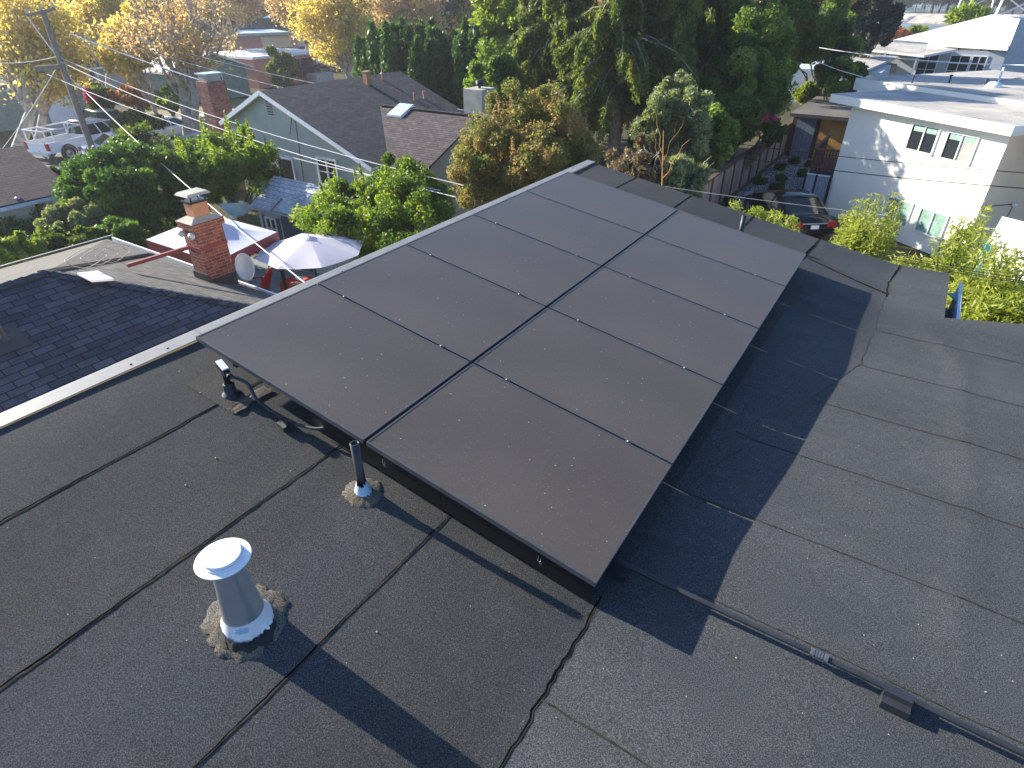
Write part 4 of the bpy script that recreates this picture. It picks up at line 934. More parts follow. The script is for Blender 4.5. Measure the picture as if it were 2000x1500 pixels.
# ================================================================= VEHICLES
def car(name, label, cat, pos, ang, L_=4.6, W_=1.8, H_=1.45, body=M_carw, kind='sedan', rail=False):
    """profile lofted along the length, x forward"""
    t = thing(name, label, cat, tuple(pos)); c, s = math.cos(ang), math.sin(ang); ox, oy, oz = pos
    def T(x, y, z): return Vector((ox+x*c-y*s, oy+x*s+y*c, oz+z))
    h = L_/2; w = W_/2; bz = H_*.62
    if kind == 'sedan': st = [(-h, .35, .7, .80), (-h+.12, .3, .92, .94), (-h+.7, .28, .98, 1.), (-.3, .26, .95, 1.), (h*.4, .27, .93, 1.), (h-.5, .28, .78, .97), (h-.1, .32, .62, .88), (h, .4, .55, .78)]
    elif kind == 'suv': st = [(-h, .4, .95, .86), (-h+.1, .34, 1.05, .95), (-h+.7, .3, 1.06, 1.), (0, .28, 1.04, 1.), (h*.45, .3, 1.02, 1.), (h-.4, .32, .9, .96), (h, .42, .7, .82)]
    else: st = [(-h, .55, 1.12, .96), (-h+.05, .5, 1.16, .98), (-.3, .48, 1.14, 1.), (h*.42, .48, 1.16, 1.), (h*.5, .48, 1.16, 1.), (h-.15, .5, 1.08, .97), (h, .55, .95, .9)]
    rows = []
    for x, z0, z1, k in st:
        yw = w*k; rows.append([T(x, -yw*.93, z0), T(x, -yw, z0+.18), T(x, -yw, z1-.16), T(x, -yw*.94, z1-.03), T(x, -yw*.6, z1+.015), T(x, yw*.6, z1+.015), T(x, yw*.94, z1-.03), T(x, yw, z1-.16), T(x, yw, z0+.18), T(x, yw*.93, z0)])
    if kind == 'pickup':   # cab end at x=.1 : bed is open box behind
        bedx = -.35
    mb = MB()
    if kind != 'pickup': mb.grid(rows[::-1], 0, True, True); mb.face(rows[0]); mb.face(rows[-1][::-1]); mb.build('body', body, t)
    else:
        fr = [r for r, q in zip(rows, st) if q[0] > -.4]; mb.grid(fr[::-1], 0, True, True); mb.face(fr[0]); mb.face(fr[-1][::-1])
        for sy in (-1, 1):
            a = [T(-h, sy*w*.97, .55), T(-.3, sy*w, .5), T(-.3, sy*w*.9, .5), T(-h, sy*w*.87, .55), T(-h, sy*w*.97, 1.14), T(-.3, sy*w*.99, 1.15), T(-.3, sy*w*.9, 1.15), T(-h, sy*w*.87, 1.14)]
            mb.hexa(a if sy < 0 else [a[3], a[2], a[1], a[0], a[7], a[6], a[5], a[4]])
        mb.hexa([T(-h, -w*.87, .55), T(-h+.07, -w*.87, .55), T(-h+.07, w*.87, .55), T(-h, w*.87, .55), T(-h, -w*.87, 1.1), T(-h+.07, -w*.87, 1.1), T(-h+.07, w*.87, 1.1), T(-h, w*.87, 1.1)])
        mb.face([T(-h+.07, -w*.87, .62), T(-.3, -w*.9, .62), T(-.3, w*.9, .62), T(-h+.07, w*.87, .62)], 1)
        mb.build('body', [body, M_black], t)
    if kind == 'sedan': g0, g1, g2, g3, gz0 = -h+.75, -h+1.5, h*.12, h*.48, .96
    elif kind == 'suv': g0, g1, g2, g3, gz0 = -h+.12, -h+.55, h*.18, h*.5, 1.03
    else: g0, g1, g2, g3, gz0 = -.28, -.12, h*.30, h*.50, 1.14
    def sec(x, z, k): return [T(x, -w*k, z), T(x, w*k, z)]
    kk = .78
    B_ = [sec(g0, gz0, .93), sec(g3, gz0-.02, .93)]; Tp = [sec(g1, H_-.05, kk), sec(g2, H_-.05, kk)]
    mb = MB()
    mb.face([B_[0][0], Tp[0][0], Tp[1][0], B_[1][0]][::-1]); mb.build('side_window', M_glass, t); mb = MB(); mb.face([B_[0][1], Tp[0][1], Tp[1][1], B_[1][1]]); mb.build('side_window', M_glass, t)
    mb = MB(); mb.face([B_[0][0], B_[0][1], Tp[0][1], Tp[0][0]][::-1]); mb.build('rear_window', M_glass, t)
    mb = MB(); mb.face([B_[1][0], B_[1][1], Tp[1][1], Tp[1][0]]); mb.build('windscreen', M_glass, t)
    mb = MB(); n = 6; rows = []
    for i in range(n+1):
        x = g1+(g2-g1)*i/n; zz = H_-.05+.055*math.sin(math.pi*i/n); rows.append([T(x, -w*kk*1.02, H_-.06), T(x, -w*kk*.9, zz), T(x, 0, zz+.02), T(x, w*kk*.9, zz), T(x, w*kk*1.02, H_-.06)])
    mb.grid(rows); mb.build('roof', M_dishg if kind == 'suv' else body, t, solid=.03)
    for sy in (-1, 1):
        mb = MB(); k = 0 if sy < 0 else 1
        for a, b in ((B_[0][k], Tp[0][k]), (B_[1][k], Tp[1][k]), ((B_[0][k]+B_[1][k])/2, (Tp[0][k]+Tp[1][k])/2)): mb.bar(a, b, .035)
        mb.bar(Tp[0][k], Tp[1][k], .03); mb.build('pillars', body, t)
    wr = .33 if kind == 'sedan' else (.37 if kind == 'suv' else .42)
    for x in (-h*.62, h*.64):
        for sy in (-1, 1):
            cc = T(x, sy*w*.93, wr); axx = T(0, sy, 0)-T(0, 0, 0)
            mb = MB(); mb.lathe(cc, [(wr*.55, .1), (wr*.95, .11), (wr, .05), (wr, -.09), (wr*.6, -.1)], 24, ax=axx); wl = mb.build('wheel', M_tyre, t); wl['_loc'] = t['_loc']
            mb = MB(); mb.lathe(cc, [(0, .085), (wr*.14, .09), (wr*.16, .07), (wr*.5, .075), (wr*.58, .105)], 20, ax=axx); rm = mb.build('rim', M_rim, t); rm.parent = wl
            mb = MB(); mb.lathe(cc, [(wr*1.05, .115), (wr*1.22, .12), (wr*1.22, .1)], 24, ax=axx); mb.build('wheel_arch', M_black if kind != 'sedan' else body, t)
    for sy in (-1, 1):
        mb = MB(); zz = {'sedan': .74, 'suv': .93, 'pickup': .92}[kind]; hh = .09 if kind != 'pickup' else .2
        xr = -h-.005; mb.obox(T(xr+.05, sy*w*(.74 if kind != 'pickup' else .9), zz), (c, s, 0), (-s, c, 0), (0, 0, 1), .075, w*(.2 if kind != 'pickup' else .085), hh); mb.build('tail_light', M_red, t)
        mb = MB(); mb.obox(T(h-.06, sy*w*.7, .68 if kind == 'sedan' else .82), (c, s, 0), (-s, c, 0), (0, 0, 1), .06, w*.17, .07); mb.build('headlight', M_dishg, t)
        mb = MB(); mb.obox(T(g3-.25, sy*(w+.09), gz0+.06), (c, s, 0), (-s, c, 0), (0, 0, 1), .06, .09, .07); mb.build('mirror', body, t, bevel=.02)
    mb = MB(); mb.obox(T(-h-.01, 0, .5), (c, s, 0), (-s, c, 0), (0, 0, 1), .07, w*.9, .09); mb.build('bumper', M_metal if kind == 'pickup' else body, t, bevel=.03)
    mb = MB(); mb.obox(T(-h-.045, 0, .66), (c, s, 0), (-s, c, 0), (0, 0, 1), .03, .16, .07); mb.build('number_plate', M_white, t)
    if kind == 'sedan': mb = MB(); mb.obox(T(-h-.02, 0, .79), (c, s, 0), (-s, c, 0), (0, 0, 1), .02, w*.55, .018); mb.build('trim_strip', M_metal, t)
    if rail:   # ladder rack
        mb = MB(); zr_ = 1.78
        for sy in (-1, 1):
            y = sy*w*.88; mb.bar(T(-h+.05, y, zr_), T(h*.5, y, zr_), .035)
            for x in (-h+.15, -h+.6, -.35): mb.bar(T(x, y, 1.12), T(x, y, zr_), .03)
        for x in (-h+.1, -h+.9, -.4, .4, h*.45): mb.bar(T(x, -w*.88, zr_), T(x, w*.88, zr_), .03)
        mb.build('ladder_rack', M_white, t)
    return t
a = PZ(126, 316, 0); b = PZ(240, 290, 0); ang = math.atan2(b.y-a.y, b.x-a.x)
tc = a + (b-a).normalized()*2.3; tc.z = 0.02
nrm_ = Vector((math.sin(ang), -math.cos(ang), 0))
car('pickup_truck', 'white crew cab pickup truck with a white ladder rack parked on the street', 'pickup truck', tc - nrm_*.9, ang, 6.0, 2.0, 1.9, M_carw, 'pickup', True)
p = PZ(232, 262, 0); car('grey_suv', 'dark grey estate car with a pale roof on the driveway behind the pickup', 'car', Vector((p.x-1.5, p.y-.2, .03)), math.radians(172), 4.7, 1.85, 1.62, M_carg, 'suv')
p = PZ(196, 318, 0); car('white_hatchback', 'white car whose rear shows beside the round green laurel', 'car', Vector((p.x, p.y+1.6, .02)), math.radians(80), 4.3, 1.75, 1.45, M_carw, 'sedan')
p = PZ(345, 285, 0); car('white_sedan', 'white car partly hidden by the pale porch roof of the tan cottage', 'car', Vector((p.x-2.5, p.y+1.2, .02)), math.radians(88), 4.5, 1.8, 1.45, M_carw, 'sedan')
p = PZ(1582, 452, .45); q = PZ(1460, 425, .45)
ang = math.atan2(q.y-p.y, q.x-p.x); ang = math.radians(128)
cc_ = p + Vector((math.cos(ang), math.sin(ang), 0))*2.2; car('black_sedan', 'glossy black saloon car with red tail lights beside the cream apartment wall', 'car', Vector((cc_.x, cc_.y, .04)), ang, 4.8, 1.85, 1.42, M_cark, 'sedan')
# ================================================================= CREAM APARTMENT HOUSE (right)
A0 = Vector((-3.1, 30.7, 0)); B0 = Vector((2.2, 26.6, 0)); au = (B0-A0).normalized(); an = Vector((au.y, -au.x, 0)); ab = -an
WL = (B0-A0).length; ZS = 4.5
ap = thing('cream_apartment_house', 'cream two storey apartment house with white framed windows and a flat gravel roof', 'apartment house', tuple(A0))
def Q(u, v, z): return A0 + au*u + ab*v + Vector((0, 0, z))
mb = MB(); mb.face([Q(0, 0, 0), Q(WL, 0, 0), Q(WL, 0, ZS), Q(0, 0, ZS)]); mb.face([Q(0, 12, 0), Q(0, 0, 0), Q(0, 0, ZS), Q(0, 12, ZS)]); mb.build('front_wall', M_stucco_w, ap)
mb = MB(); mb.face([Q(WL, 0, 0), Q(WL, 14, 0), Q(WL, 14, ZS), Q(WL, 0, ZS)]); mb.build('side_wall', M_stucco_t, ap)
mb = MB(); mb.hexa([Q(-.75, -.55, ZS+.05), Q(WL+.35, -.55, ZS+.05), Q(WL+.35, 9, ZS+.05), Q(-.75, 9, ZS+.05), Q(-.75, -.55, ZS+.36), Q(WL+.35, -.55, ZS+.36), Q(WL+.35, 9, ZS+.36), Q(-.75, 9, ZS+.36)]); mb.build('fascia', M_stucco_w, ap)
mb = MB(); mb.face([Q(-.7, -.5, ZS+.365), Q(WL+.3, -.5, ZS+.365), Q(WL+.3, 9, ZS+.365), Q(-.7, 9, ZS+.365)]); mb.build('roof', M_gravel_roof, ap)
mb = MB(); mb.hexa([Q(WL+.36, .6, ZS), Q(WL+8, .6, ZS), Q(WL+8, 14, ZS), Q(WL+.36, 14, ZS), Q(WL+.36, .6, ZS+.3), Q(WL+8, .6, ZS+.3), Q(WL+8, 14, ZS+.3), Q(WL+.36, 14, ZS+.3)]); mb.build('side_roof', M_gravel_roof, ap)
def Qw(px, py): return PN(px, py, A0, an)
for (tl, tr_, bl, br_, pn) in (((1785, 243), (1835, 252), (1771, 290), (1821, 300), [M_glass, M_glass]), ((1854, 259), (1912, 269), (1840, 307), (1893, 320), [M_glass, M_dusty]), ((1739, 385), (1783, 399), (1725, 427), (1769, 441), [M_dusty, M_blind]), ((1801, 407), (1852, 423), (1787, 451), (1837, 463), [M_blind, M_blind])):
    a, b, c, d = Qw(*tl), Qw(*tr_), Qw(*bl), Qw(*br_)
    u0 = ((a+c)/2-A0).dot(au); u1 = ((b+d)/2-A0).dot(au); zb_ = (c.z+d.z)/2; zt_ = (a.z+b.z)/2
    wf = window(ap, A0+au*u0+Vector((0, 0, zb_)), au, u1-u0, zt_-zb_, an, panes=2, pane=pn, fw=.05)
    mb = MB(); hh = (zt_-zb_)
    for k in range(2): q = A0+au*(u0+(u1-u0)*(.26+.48*k))+Vector((0, 0, zb_+hh*.86))+an*.016; mb.obox(q, au, Vector((0, 0, 1)), an, (u1-u0)*.2, hh*.1, .002)
    bl = mb.build('blind', M_blind, ap); bl.parent = wf
for px, py, h, r in ((1779, 168, .35, .03), (1851, 168, .4, .035), (1922, 172, .3, .04)):
    p = PZ(px, py, ZS+.43); mb = MB(); mb.tube([p, p+Vector((0, 0, h))], r, 8); mb.lathe(p+Vector((0, 0, h)), [(r*2.4, 0), (r*2, .04), (0, .06)], 10); mb.build('roof_pipe', M_greypipe, ap)
p = PZ(1938, 176, ZS+.43); mb = MB(); rows = [[p+Vector((math.cos(a)*.28, math.sin(a)*.28+b*.05, b*.1)) for a in np.linspace(0, 6.0, 16)] for b in (0, 1, 2)]; mb.lathe(p, [(.3, 0), (.3, .18), (.2, .3), (0, .33)], 18); mb.build('roof_ventilator', M_metalw, ap)
p = PN(1977, 398, Q(WL, 0, 0), au); mb = MB(); mb.lathe(p+au*.1, [(0, .07), (.09, .05), (.12, -.03), (.05, -.07), (0, -.08)], 14); mb.build('wall_lamp', M_white, ap)
q = PN(1916, 404, Q(WL, 0, 0), au); r_ = PN(1959, 434, Q(WL, 0, 0), au)
mb = MB(); mb.tube([q+au*.03, p+au*.05], .014, 5); mb.tube([p+au*.06, r_+au*.05], .014, 5); mb.lathe(r_+au*.08, [(0, .05), (.06, 0), (0, -.06)], 10); mb.build('lamp_cable', M_greypipe, ap)
# rear block, taller
rb = thing('rear_apartment_block', 'grey gravel roofed rear block standing behind the cream apartment house', 'apartment house', tuple(Q(3, 14, 0)))
e0 = PZ(1672, 152, 5.05); 
mb = MB(); o_ = e0; mb.hexa([o_+Vector((0, 0, -.5)), o_+au*12+Vector((0, 0, -.5)), o_+au*12+ab*9+Vector((0, 0, -.5)), o_+ab*9+Vector((0, 0, -.5)), o_, o_+au*12, o_+au*12+ab*9, o_+ab*9]); mb.build('fascia', M_stucco_w, rb)
mb = MB(); z_ = Vector((0, 0, .006)); mb.face([o_+z_, o_+au*12+z_, o_+au*12+ab*9+z_, o_+ab*9+z_]); mb.build('roof', M_gravel_roof, rb)
g0 = Vector((o_.x, o_.y, 0)); mb = MB(); a, b, c, d = [g0+au*i+ab*j for i, j in ((.6, .6), (11.5, .6), (11.5, 8.5), (.6, 8.5))]; zz = Vector((0, 0, 4.54)); mb.hexa([a, b, c, d, a+zz, b+zz, c+zz, d+zz]); mb.build('wall', M_stucco, rb)
p = PZ(1950, 160, 5.06); mb = MB(); mb.bar(p, p+Vector((.1, 2.4, .35)), .04); mb.build('roof_edge_bar', M_metalw, rb)
# ================================================================= white roofed house further back
wh = thing('white_roof_house', 'grey house with a bright white roof and a long shaded porch behind the apartments', 'house', (0, 88, 0))
def V(px, py, z): return PZ(px, py, z)
zE = 3.4
a = PD(1745, 80, 84); b = PD(1935, 31, 100); c = PD(1968, 96, 80); d = PD(1812, 86, 84); 
e_ = PD(1970, 32, 100); f_ = PD(1985, 62, 84)
mb = MB(); mb.face([a, d, c, e_, b]); mb.face([a, b, b+Vector((0, 8, -1.5)), a+Vector((0, 8, -1.5))][::-1]); mb.build('white_roof', M_whiteroof, wh, solid=.25)
pa, pb, pc = PD(1677, 94, 80), PD(1806, 108, 78), PD(1990, 92, 82)
mb = MB(); slab(mb, [pa, pb, PD(1868, 96, 80), PD(1812, 86.5, 83.5), PD(1745, 82, 84)], .2, 0, 1); mb.build('porch_roof', [M_gravel_roof, M_trim], wh)
wl_ = [PD(1745, 103, 82), PD(1968, 100, 81)]
mb = MB(); l, r2 = Vector((wl_[0].x, wl_[0].y, 0)), Vector((wl_[1].x, wl_[1].y, 0)); mb.face([l, r2, Vector((r2.x, r2.y, wl_[1].z)), Vector((l.x, l.y, wl_[0].z+.3))]); r3 = r2+Vector((9, 4, 0)); mb.face([r2, r3, Vector((r3.x, r3.y, 6.2)), Vector((r2.x, r2.y, 6.2))]); mb.face([r2, Vector((r2.x, r2.y, 6.2)), Vector((r2.x-2, r2.y+12, 6.2)), Vector((r2.x-2, r2.y+12, 0))]); mb.build('wall', M_stucco_b, wh)
wu = (r2-l).normalized(); wn_ = Vector((wu.y, -wu.x, 0))
for px, w_, h_, z in ((1790, 1.6, 2.0, .8), (1850, 1.6, 2.0, .8), (1893, 1.1, 1.9, .9)):
    q = PN(px, 135, l, wn_); window(wh, Vector((q.x, q.y, z+.2)), wu, w_, h_, wn_, panes=2, rows=3, fw=.1)
q = PN(1985, 130, r2, Vector((4, -9, 0)).normalized()); window(wh, Vector((q.x-.6, q.y, 3.0)), Vector((9, 4, 0)), 1.0, 1.8, Vector((4, -9, 0)), panes=1, rows=2, fw=.15)
for px, t_, m in ((1684, 97, M_black), (1730, 101, M_trim), (1793, 107, M_trim)):
    q = PD(px, t_, 78.5); mb = MB(); mb.bar((q.x, q.y, 0), q, .09); mb.build('post', m, wh)
mb = MB(); z = 2.0; q0, q1 = PD(1680, 125, 78), PD(1750, 133, 77)
for i in range(26): p = q0.lerp(q1, i/25); mb.bar((p.x, p.y, p.z-.5), (p.x, p.y, p.z+.3), .025)
mb.bar(q0+Vector((0, 0, .3)), q1+Vector((0, 0, .3)), .04); mb.build('railing', M_greypipe, wh)
mb = MB(); p = PD(1972, 68, 88); mb.box(p.x-.6, p.x+.8, p.y-.5, p.y+.5, 3.5, p.z+1.6); mb.build('chimney', M_stucco_b, wh)
mb = MB(); p = PD(1990, 60, 88); mb.hexa([p+Vector(q) for q in ((-2, 0, -2), (9, 0, -2), (9, 9, 0), (-2, 9, 0), (-2, 0, -1.8), (9, 0, -1.8), (9, 9, .2), (-2, 9, .2))]); mb.build('rear_roof', M_shingle_grey, wh)
dh = thing('low_grey_house', 'low house with dark and pale flat roofs left of the porch', 'house', (-11, 84, 0))
mb = MB(); a, b, c, d = PZ(1640, 112, 3.0), PZ(1682, 108, 3.0), PZ(1755, 112, 2.9), PZ(1690, 140, 2.9); mb.face([a, d, c, b]); mb.build('pale_roof', M_gravel_roof, dh, solid=.2)
mb = MB(); slab(mb, [PZ(1632, 104, 3.2), PZ(1662, 80, 3.5), PZ(1690, 92, 3.4), PZ(1680, 110, 3.1)], .2); mb.build('dark_roof', M_shingle_blu, dh)
mb = MB(); a = PZ(1690, 141, 2.7); mb.box(a.x-6, a.x+1.2, a.y+.2, a.y+8, 0, 2.7); mb.build('wall', M_stucco_b, dh)
for px, py, h in ((1663, 80, 1.5), (1681, 84, 2.2)):
    p = PZ(px, py, 3.2); mb = MB(); mb.tube([p, p+Vector((0, 0, h*.5))], .22, 10); mb.lathe(p+Vector((0, 0, h*.5)), [(.22, 0), (.55, .1), (.55, h*.35), (.2, h*.5), (.2, h*.6), (0, h*.6)], 10); mb.build('white_vent', M_white, dh)
# lattice towers by the water
def pylon(px, D, base_w, H_, label):
    p = PD(px, 60, D); t = thing('lattice_tower', label, 'transmission tower', (p.x, p.y, 0), 'lattice towers beyond the white roof')
    mb = MB(); lv = 9
    def cn(k): 
        w_ = base_w*(1-k/(lv+1.5)); z = H_*k/lv; return [Vector((p.x+sx*w_, p.y+sy*w_, z)) for sx, sy in ((-1, -1), (1, -1), (1, 1), (-1, 1))]
    for k in range(lv):
        a, b = cn(k), cn(k+1)
        for i in range(4): mb.bar(a[i], b[i], .13); mb.bar(a[i], b[(i+1) % 4], .08); mb.bar(a[(i+1) % 4], b[i], .08); mb.bar(b[i], b[(i+1) % 4], .07)
    mb.build('lattice', M_steel, t)
pylon(1888, 190, 3.6, 34, 'pale steel lattice tower, the farther left of the two behind the white roof')
pylon(1972, 170, 3.6, 34, 'pale steel lattice tower at the top right corner above the grey shingle roof')
# shoreline
def strip(name, pts, z, mat, h=0.): return sheet(name, pts, z, mat, h=h)
s0, s1, s2, s3 = PZ(1560, 60, 0), PZ(2150, 66, 0), PZ(2150, 40, 0), PZ(1560, 46, 0)
strip('water', [(-90, 190), (120, 190), (160, 700), (-220, 700)], .02, plain('bay_water', (.16, .2, .2), .25))
sheet('levee_path', [(-60, 262), (90, 268), (95, 290), (-66, 284)], 1.6, plain('levee_gravel', (.62, .52, .4), .95, var=.3, scale=.3), h=1.6)
mb = MB(); rows = []
for i in range(90):
    a = -62+i*1.75; rows.append([(a, 246+random.uniform(-1, 1), .05), (a, 252+random.uniform(-2, 2), 1.1+random.random()), (a, 260, 1.7+random.uniform(0, .6))])
mb.grid(rows, 0, False); struct(mb.build('rocky_bank', plain('riprap', (.5, .42, .34), .95, var=.5, scale=.5)))
# far low buildings
for k, (px, py, w_, h_, D) in enumerate(((1800, 6, 26, 9, 620), (1860, 4, 40, 12, 640), (1912, 18, 18, 5, 500), (1740, 14, 20, 6, 560), (1960, 16, 30, 6, 520))):
    p = PD(px, py, D); t = thing('far_building', ['pale grey warehouse farthest up at the middle of the far shore', 'large white warehouse in the far haze beside the left tower', 'low white building between the two lattice towers', 'small pale building above the dark cypress', 'long white building behind the right lattice tower'][k], 'building', (p.x, p.y, 0))
    mb = MB(); mb.box(p.x-w_/2, p.x+w_/2, p.y, p.y+20, 0, h_); mb.build('wall', M_stucco_b if k % 2 else M_whiteroof, t)
    mb = MB(); mb.box(p.x-w_/2-.5, p.x+w_/2+.5, p.y-.5, p.y+20.5, h_+.01, h_+.8); mb.build('roof', M_whiteroof, t)
# ================================================================= FENCE, GATE, GARAGE, DECK
fn = thing('board_fence', 'weathered board fence with dark posts beside the gravel garden', 'fence', (-7.35, 31, 0))
for i in range(15):
    y = 18.6+i*1.66
    mb = MB(); mb.box(-7.33, -7.29, y+.08, y+1.58, .05, 1.72); mb.build('fence_panel', M_fence, fn)
    mb = MB(); mb.box(-7.4, -7.24, y-.07, y+.07, 0, 1.8); mb.build('fence_post', M_fencedark, fn)
mb = MB(); mb.box(-7.44, -7.2, 18.5, 43.4, 1.801, 1.87); mb.build('fence_cap', M_fencedark, fn); mb = MB(); mb.box(-7.34, -7.22, 18.6, 43.3, 0.02, .2); mb.build('kickboard', M_fencedark, fn)
ga = thing('garage_shed', 'orange brown panelled garage with a mossy flat roof at the end of the gravel garden', 'garage', (-4, 44, 0))
g1, g2, g3, g4 = PZ(1553, 226, 2.5), PZ(1672, 222, 2.5), PZ(1668, 196, 2.5), PZ(1572, 194, 2.5)
y0 = 41.6; x0 = -7.1
mb = MB(); mb.hexa([(x0-.2, y0-.5, 2.3), (x0+5.6, y0-.5, 2.3), (x0+6.2, y0+7.5, 2.3), (x0-.2, y0+7.5, 2.3), (x0-.2, y0-.5, 2.48), (x0+5.6, y0-.5, 2.48), (x0+6.2, y0+7.5, 2.48), (x0-.2, y0+7.5, 2.48)]); mb.build('roof', M_roof2, ga)
mb = MB(); mb.box(x0+1.5, x0+5.4, y0, y0+7, 0, 2.29); mb.build('wall', M_orange, ga)
mb = MB(); mb.box(x0+.2, x0+1.25, y0-.02, y0+.06, 0, 2.29); mb.build('door', M_gate, ga)
mb = MB(); mb.box(x0-.05, x0+.19, y0, y0+6.9, 0, 2.29); mb.box(x0+1.26, x0+1.49, y0+.01, y0+.2, 0, 2.29); mb.build('corner_post', M_fencedark, ga)
dk = thing('redwood_deck', 'dark redwood deck with slatted railing against the cream wall', 'deck', (-4, 34, 0))
D0 = PZ(1590, 252, 2.2); zd = 1.25
a = PD(1590, 300, 33.2); x_, y_ = a.x, a.y
mb = MB(); mb.box(x_, x_+3.2, y_, y_+3.6, zd-.22, zd); mb.build('floor', M_fencedark, dk)
mb = MB(); 
for i in range(20): mb.box(x_+i*.13, x_+i*.13+.07, y_, y_+.04, zd, zd+.95)
for i in range(24): mb.box(x_, x_+.04, y_+.02+i*.15, y_+.1+i*.15, zd, zd+.95)
mb.box(x_-.05, x_+3.2, y_-.05, y_+.09, zd+.951, zd+1.03); mb.box(x_-.05, x_+.09, y_+.09, y_+3.6, zd+.951, zd+1.03); mb.build('railing', M_deck, dk)
mb = MB(); 
for i in range(16): mb.box(x_+.3+i*.16, x_+.38+i*.16, y_+.1, y_+.14, 0, zd-.23)
mb.build('skirt_slats', M_deck, dk)
gt = thing('blue_gate', 'pale blue boarded gate joined to the corner of the cream wall', 'gate', (-4, 30, 0))
a_, b_ = PZ(1557, 408, 0), Vector((-3.15, 30.6, 0)); gu = (b_-a_).normalized(); gn = Vector((gu.y, -gu.x, 0)); gl = (b_-a_).length
for k, (s, e) in enumerate(((.05, .42), (.47, .97))):
    mb = MB(); mb.obox(a_+gu*gl*(s+e)/2+Vector((0, 0, .8)), gu, Vector((0, 0, 1)), gn, gl*(e-s)/2, .75, .02); mb.build('gate_leaf', M_gate, gt)
for s in (.02, .445, .985): mb = MB(); q = a_+gu*gl*s; mb.bar(q, q+Vector((0, 0, 1.62)), .04); mb.build('gate_post', M_black, gt)
mb = MB(); mb.bar(a_+Vector((0, 0, 1.6)), b_+Vector((0, 0, 1.6)), .03); mb.build('gate_rail', M_lightblue, gt)
# white canopy shed at the far right
ws = thing('white_side_shed', 'white flat roofed shed with a teal edge beside the tan wall', 'shed', (3, 20, 0))
a, b = PD(1938, 472, 22), PD(2035, 500, 21.2)
q = Vector((a.x, a.y, 0)); r_ = Vector((b.x, b.y, 0)); bk = Vector((.3, 3.0, 0))
mb = MB(); mb.face([q, r_, Vector((b.x, b.y, b.z)), Vector((a.x, a.y, a.z))]); mb.face([q, Vector((a.x, a.y, a.z)), Vector((a.x, a.y, a.z))+bk, q+bk]); mb.build('wall', M_white, ws)
mb = MB(); mb.bar(Vector((a.x-.05, a.y-.05, 0)), a+Vector((-.05, -.05, 0)), .07); mb.build('edge_post', M_teal, ws)
mb = MB(); slab(mb, [a+Vector((-.1, -.1, .05)), b+Vector((.1, -.1, .05)), b+bk, a+bk], .08); mb.build('roof', M_whiteroof, ws)
ld = PD(1614, 165, 50); mb = MB()
for s in (-.2, .2): mb.bar((ld.x+s, ld.y, 0.1), (ld.x+s, ld.y+.3, ld.z+1.6), .03)
for i in range(11): mb.bar((ld.x-.2, ld.y+.02*i, .4+i*.4), (ld.x+.2, ld.y+.02*i, .4+i*.4), .02)
tag(mb.build('ladder', M_metal), 'aluminium ladder leaning by the hedge above the garage roof', 'ladder')
# ================================================================= HOUSES ACROSS THE STREET
M_greenwall = plain('green_wall', (.22, .29, .25), .9)
wg = thing('white_garage_house', 'grey green house with a white garage door and square panes behind the pickup', 'house', (-61, 27, 0))
gx = -57.8; p = PX(118, 232, gx); q = PX(92, 165, gx)
yl, yr = PX(85, 235, gx).y, PX(168, 225, gx).y
mb = MB(); mb.box(gx-8, gx, yl-6, yr+.4, 0, 3.0); mb.face([(gx, yl-1, 3), (gx, yr+.4, 3), (gx, (yl+yr)/2, 4.5)]); mb.build('wall', M_greenwall, wg)
mb = MB(); mb.box(gx+.01, gx+.08, yl+.5, yr-.3, 0.05, 2.5); gd = mb.build('garage_door', M_white, wg); gd['_loc'] = wg['_loc']
for i in range(4):
    yy = yl+.8+i*(yr-yl-1.8)/3.3; mb = MB(); mb.box(gx+.085, gx+.1, yy, yy+.55, 1.9, 2.35); o = mb.build('pane', M_glass, wg); o.parent = gd
mb = MB(); slab(mb, [(gx+.6, yl-1.8, 2.75), (gx+.6, (yl+yr)/2, 4.6), (gx-8, (yl+yr)/2, 4.6), (gx-8, yl-1.8, 2.75)], .15, 0, 1); slab(mb, [(gx+.6, yr+1.2, 2.9), (gx+.6, (yl+yr)/2, 4.6), (gx-8, (yl+yr)/2, 4.6), (gx-8, yr+1.2, 2.9)], .15, 0, 1); mb.build('roof', [M_shingle_blu, M_trim], wg)
fp = PX(160, 180, gx+1); mb = MB(); mb.tube([(gx+.1, yr+.2, 2.2), (gx+1.2, yr+.5, 2.9)], .03, 6); fl = thing('flag_on_pole', 'striped red and white flag with a blue corner hanging by the garage', 'flag', (gx+.1, yr+.2, 2.2)); mb.build('flagpole', M_trim, fl)
mb = MB(); fo = Vector((gx+1.15, yr+.48, 2.85))
for i in range(13):
    y0_, y1_ = .9*i/13, .9*(i+1)/13; mb.face([fo+Vector((0, y0_, -.35*0-.1*y0_)), fo+Vector((0, y1_, -.1*y1_)), fo+Vector((0, y1_+.1, -1.4-.1*y1_)), fo+Vector((0, y0_+.1, -1.4-.1*y0_))], i % 2)
mb.face([fo+Vector((.012, 0, 0)), fo+Vector((.012, .48, -.05)), fo+Vector((.012, .52, -.6)), fo+Vector((.012, .04, -.55))], 2); mb.build('cloth', [M_redcloth, M_whitecloth, M_darkblue], fl)
dr_ = gable('dark_roof_house', 'house with a long dark slate roof and a shaded porch across the street', -76, 34, 9, 10, 2.9, 5.3, M_stucco_b, M_shingle_blu, 'y', 1.0, [('x+', 3, .9, 1.6, 1.2), ('x+', 8, .9, 1.6, 1.2)])
for yy in (30, 33.5, 37): mb = MB(); mb.bar((-70.8, yy, 0), (-70.8, yy, 2.6), .08); o = mb.build('porch_post', M_trim, dr_)
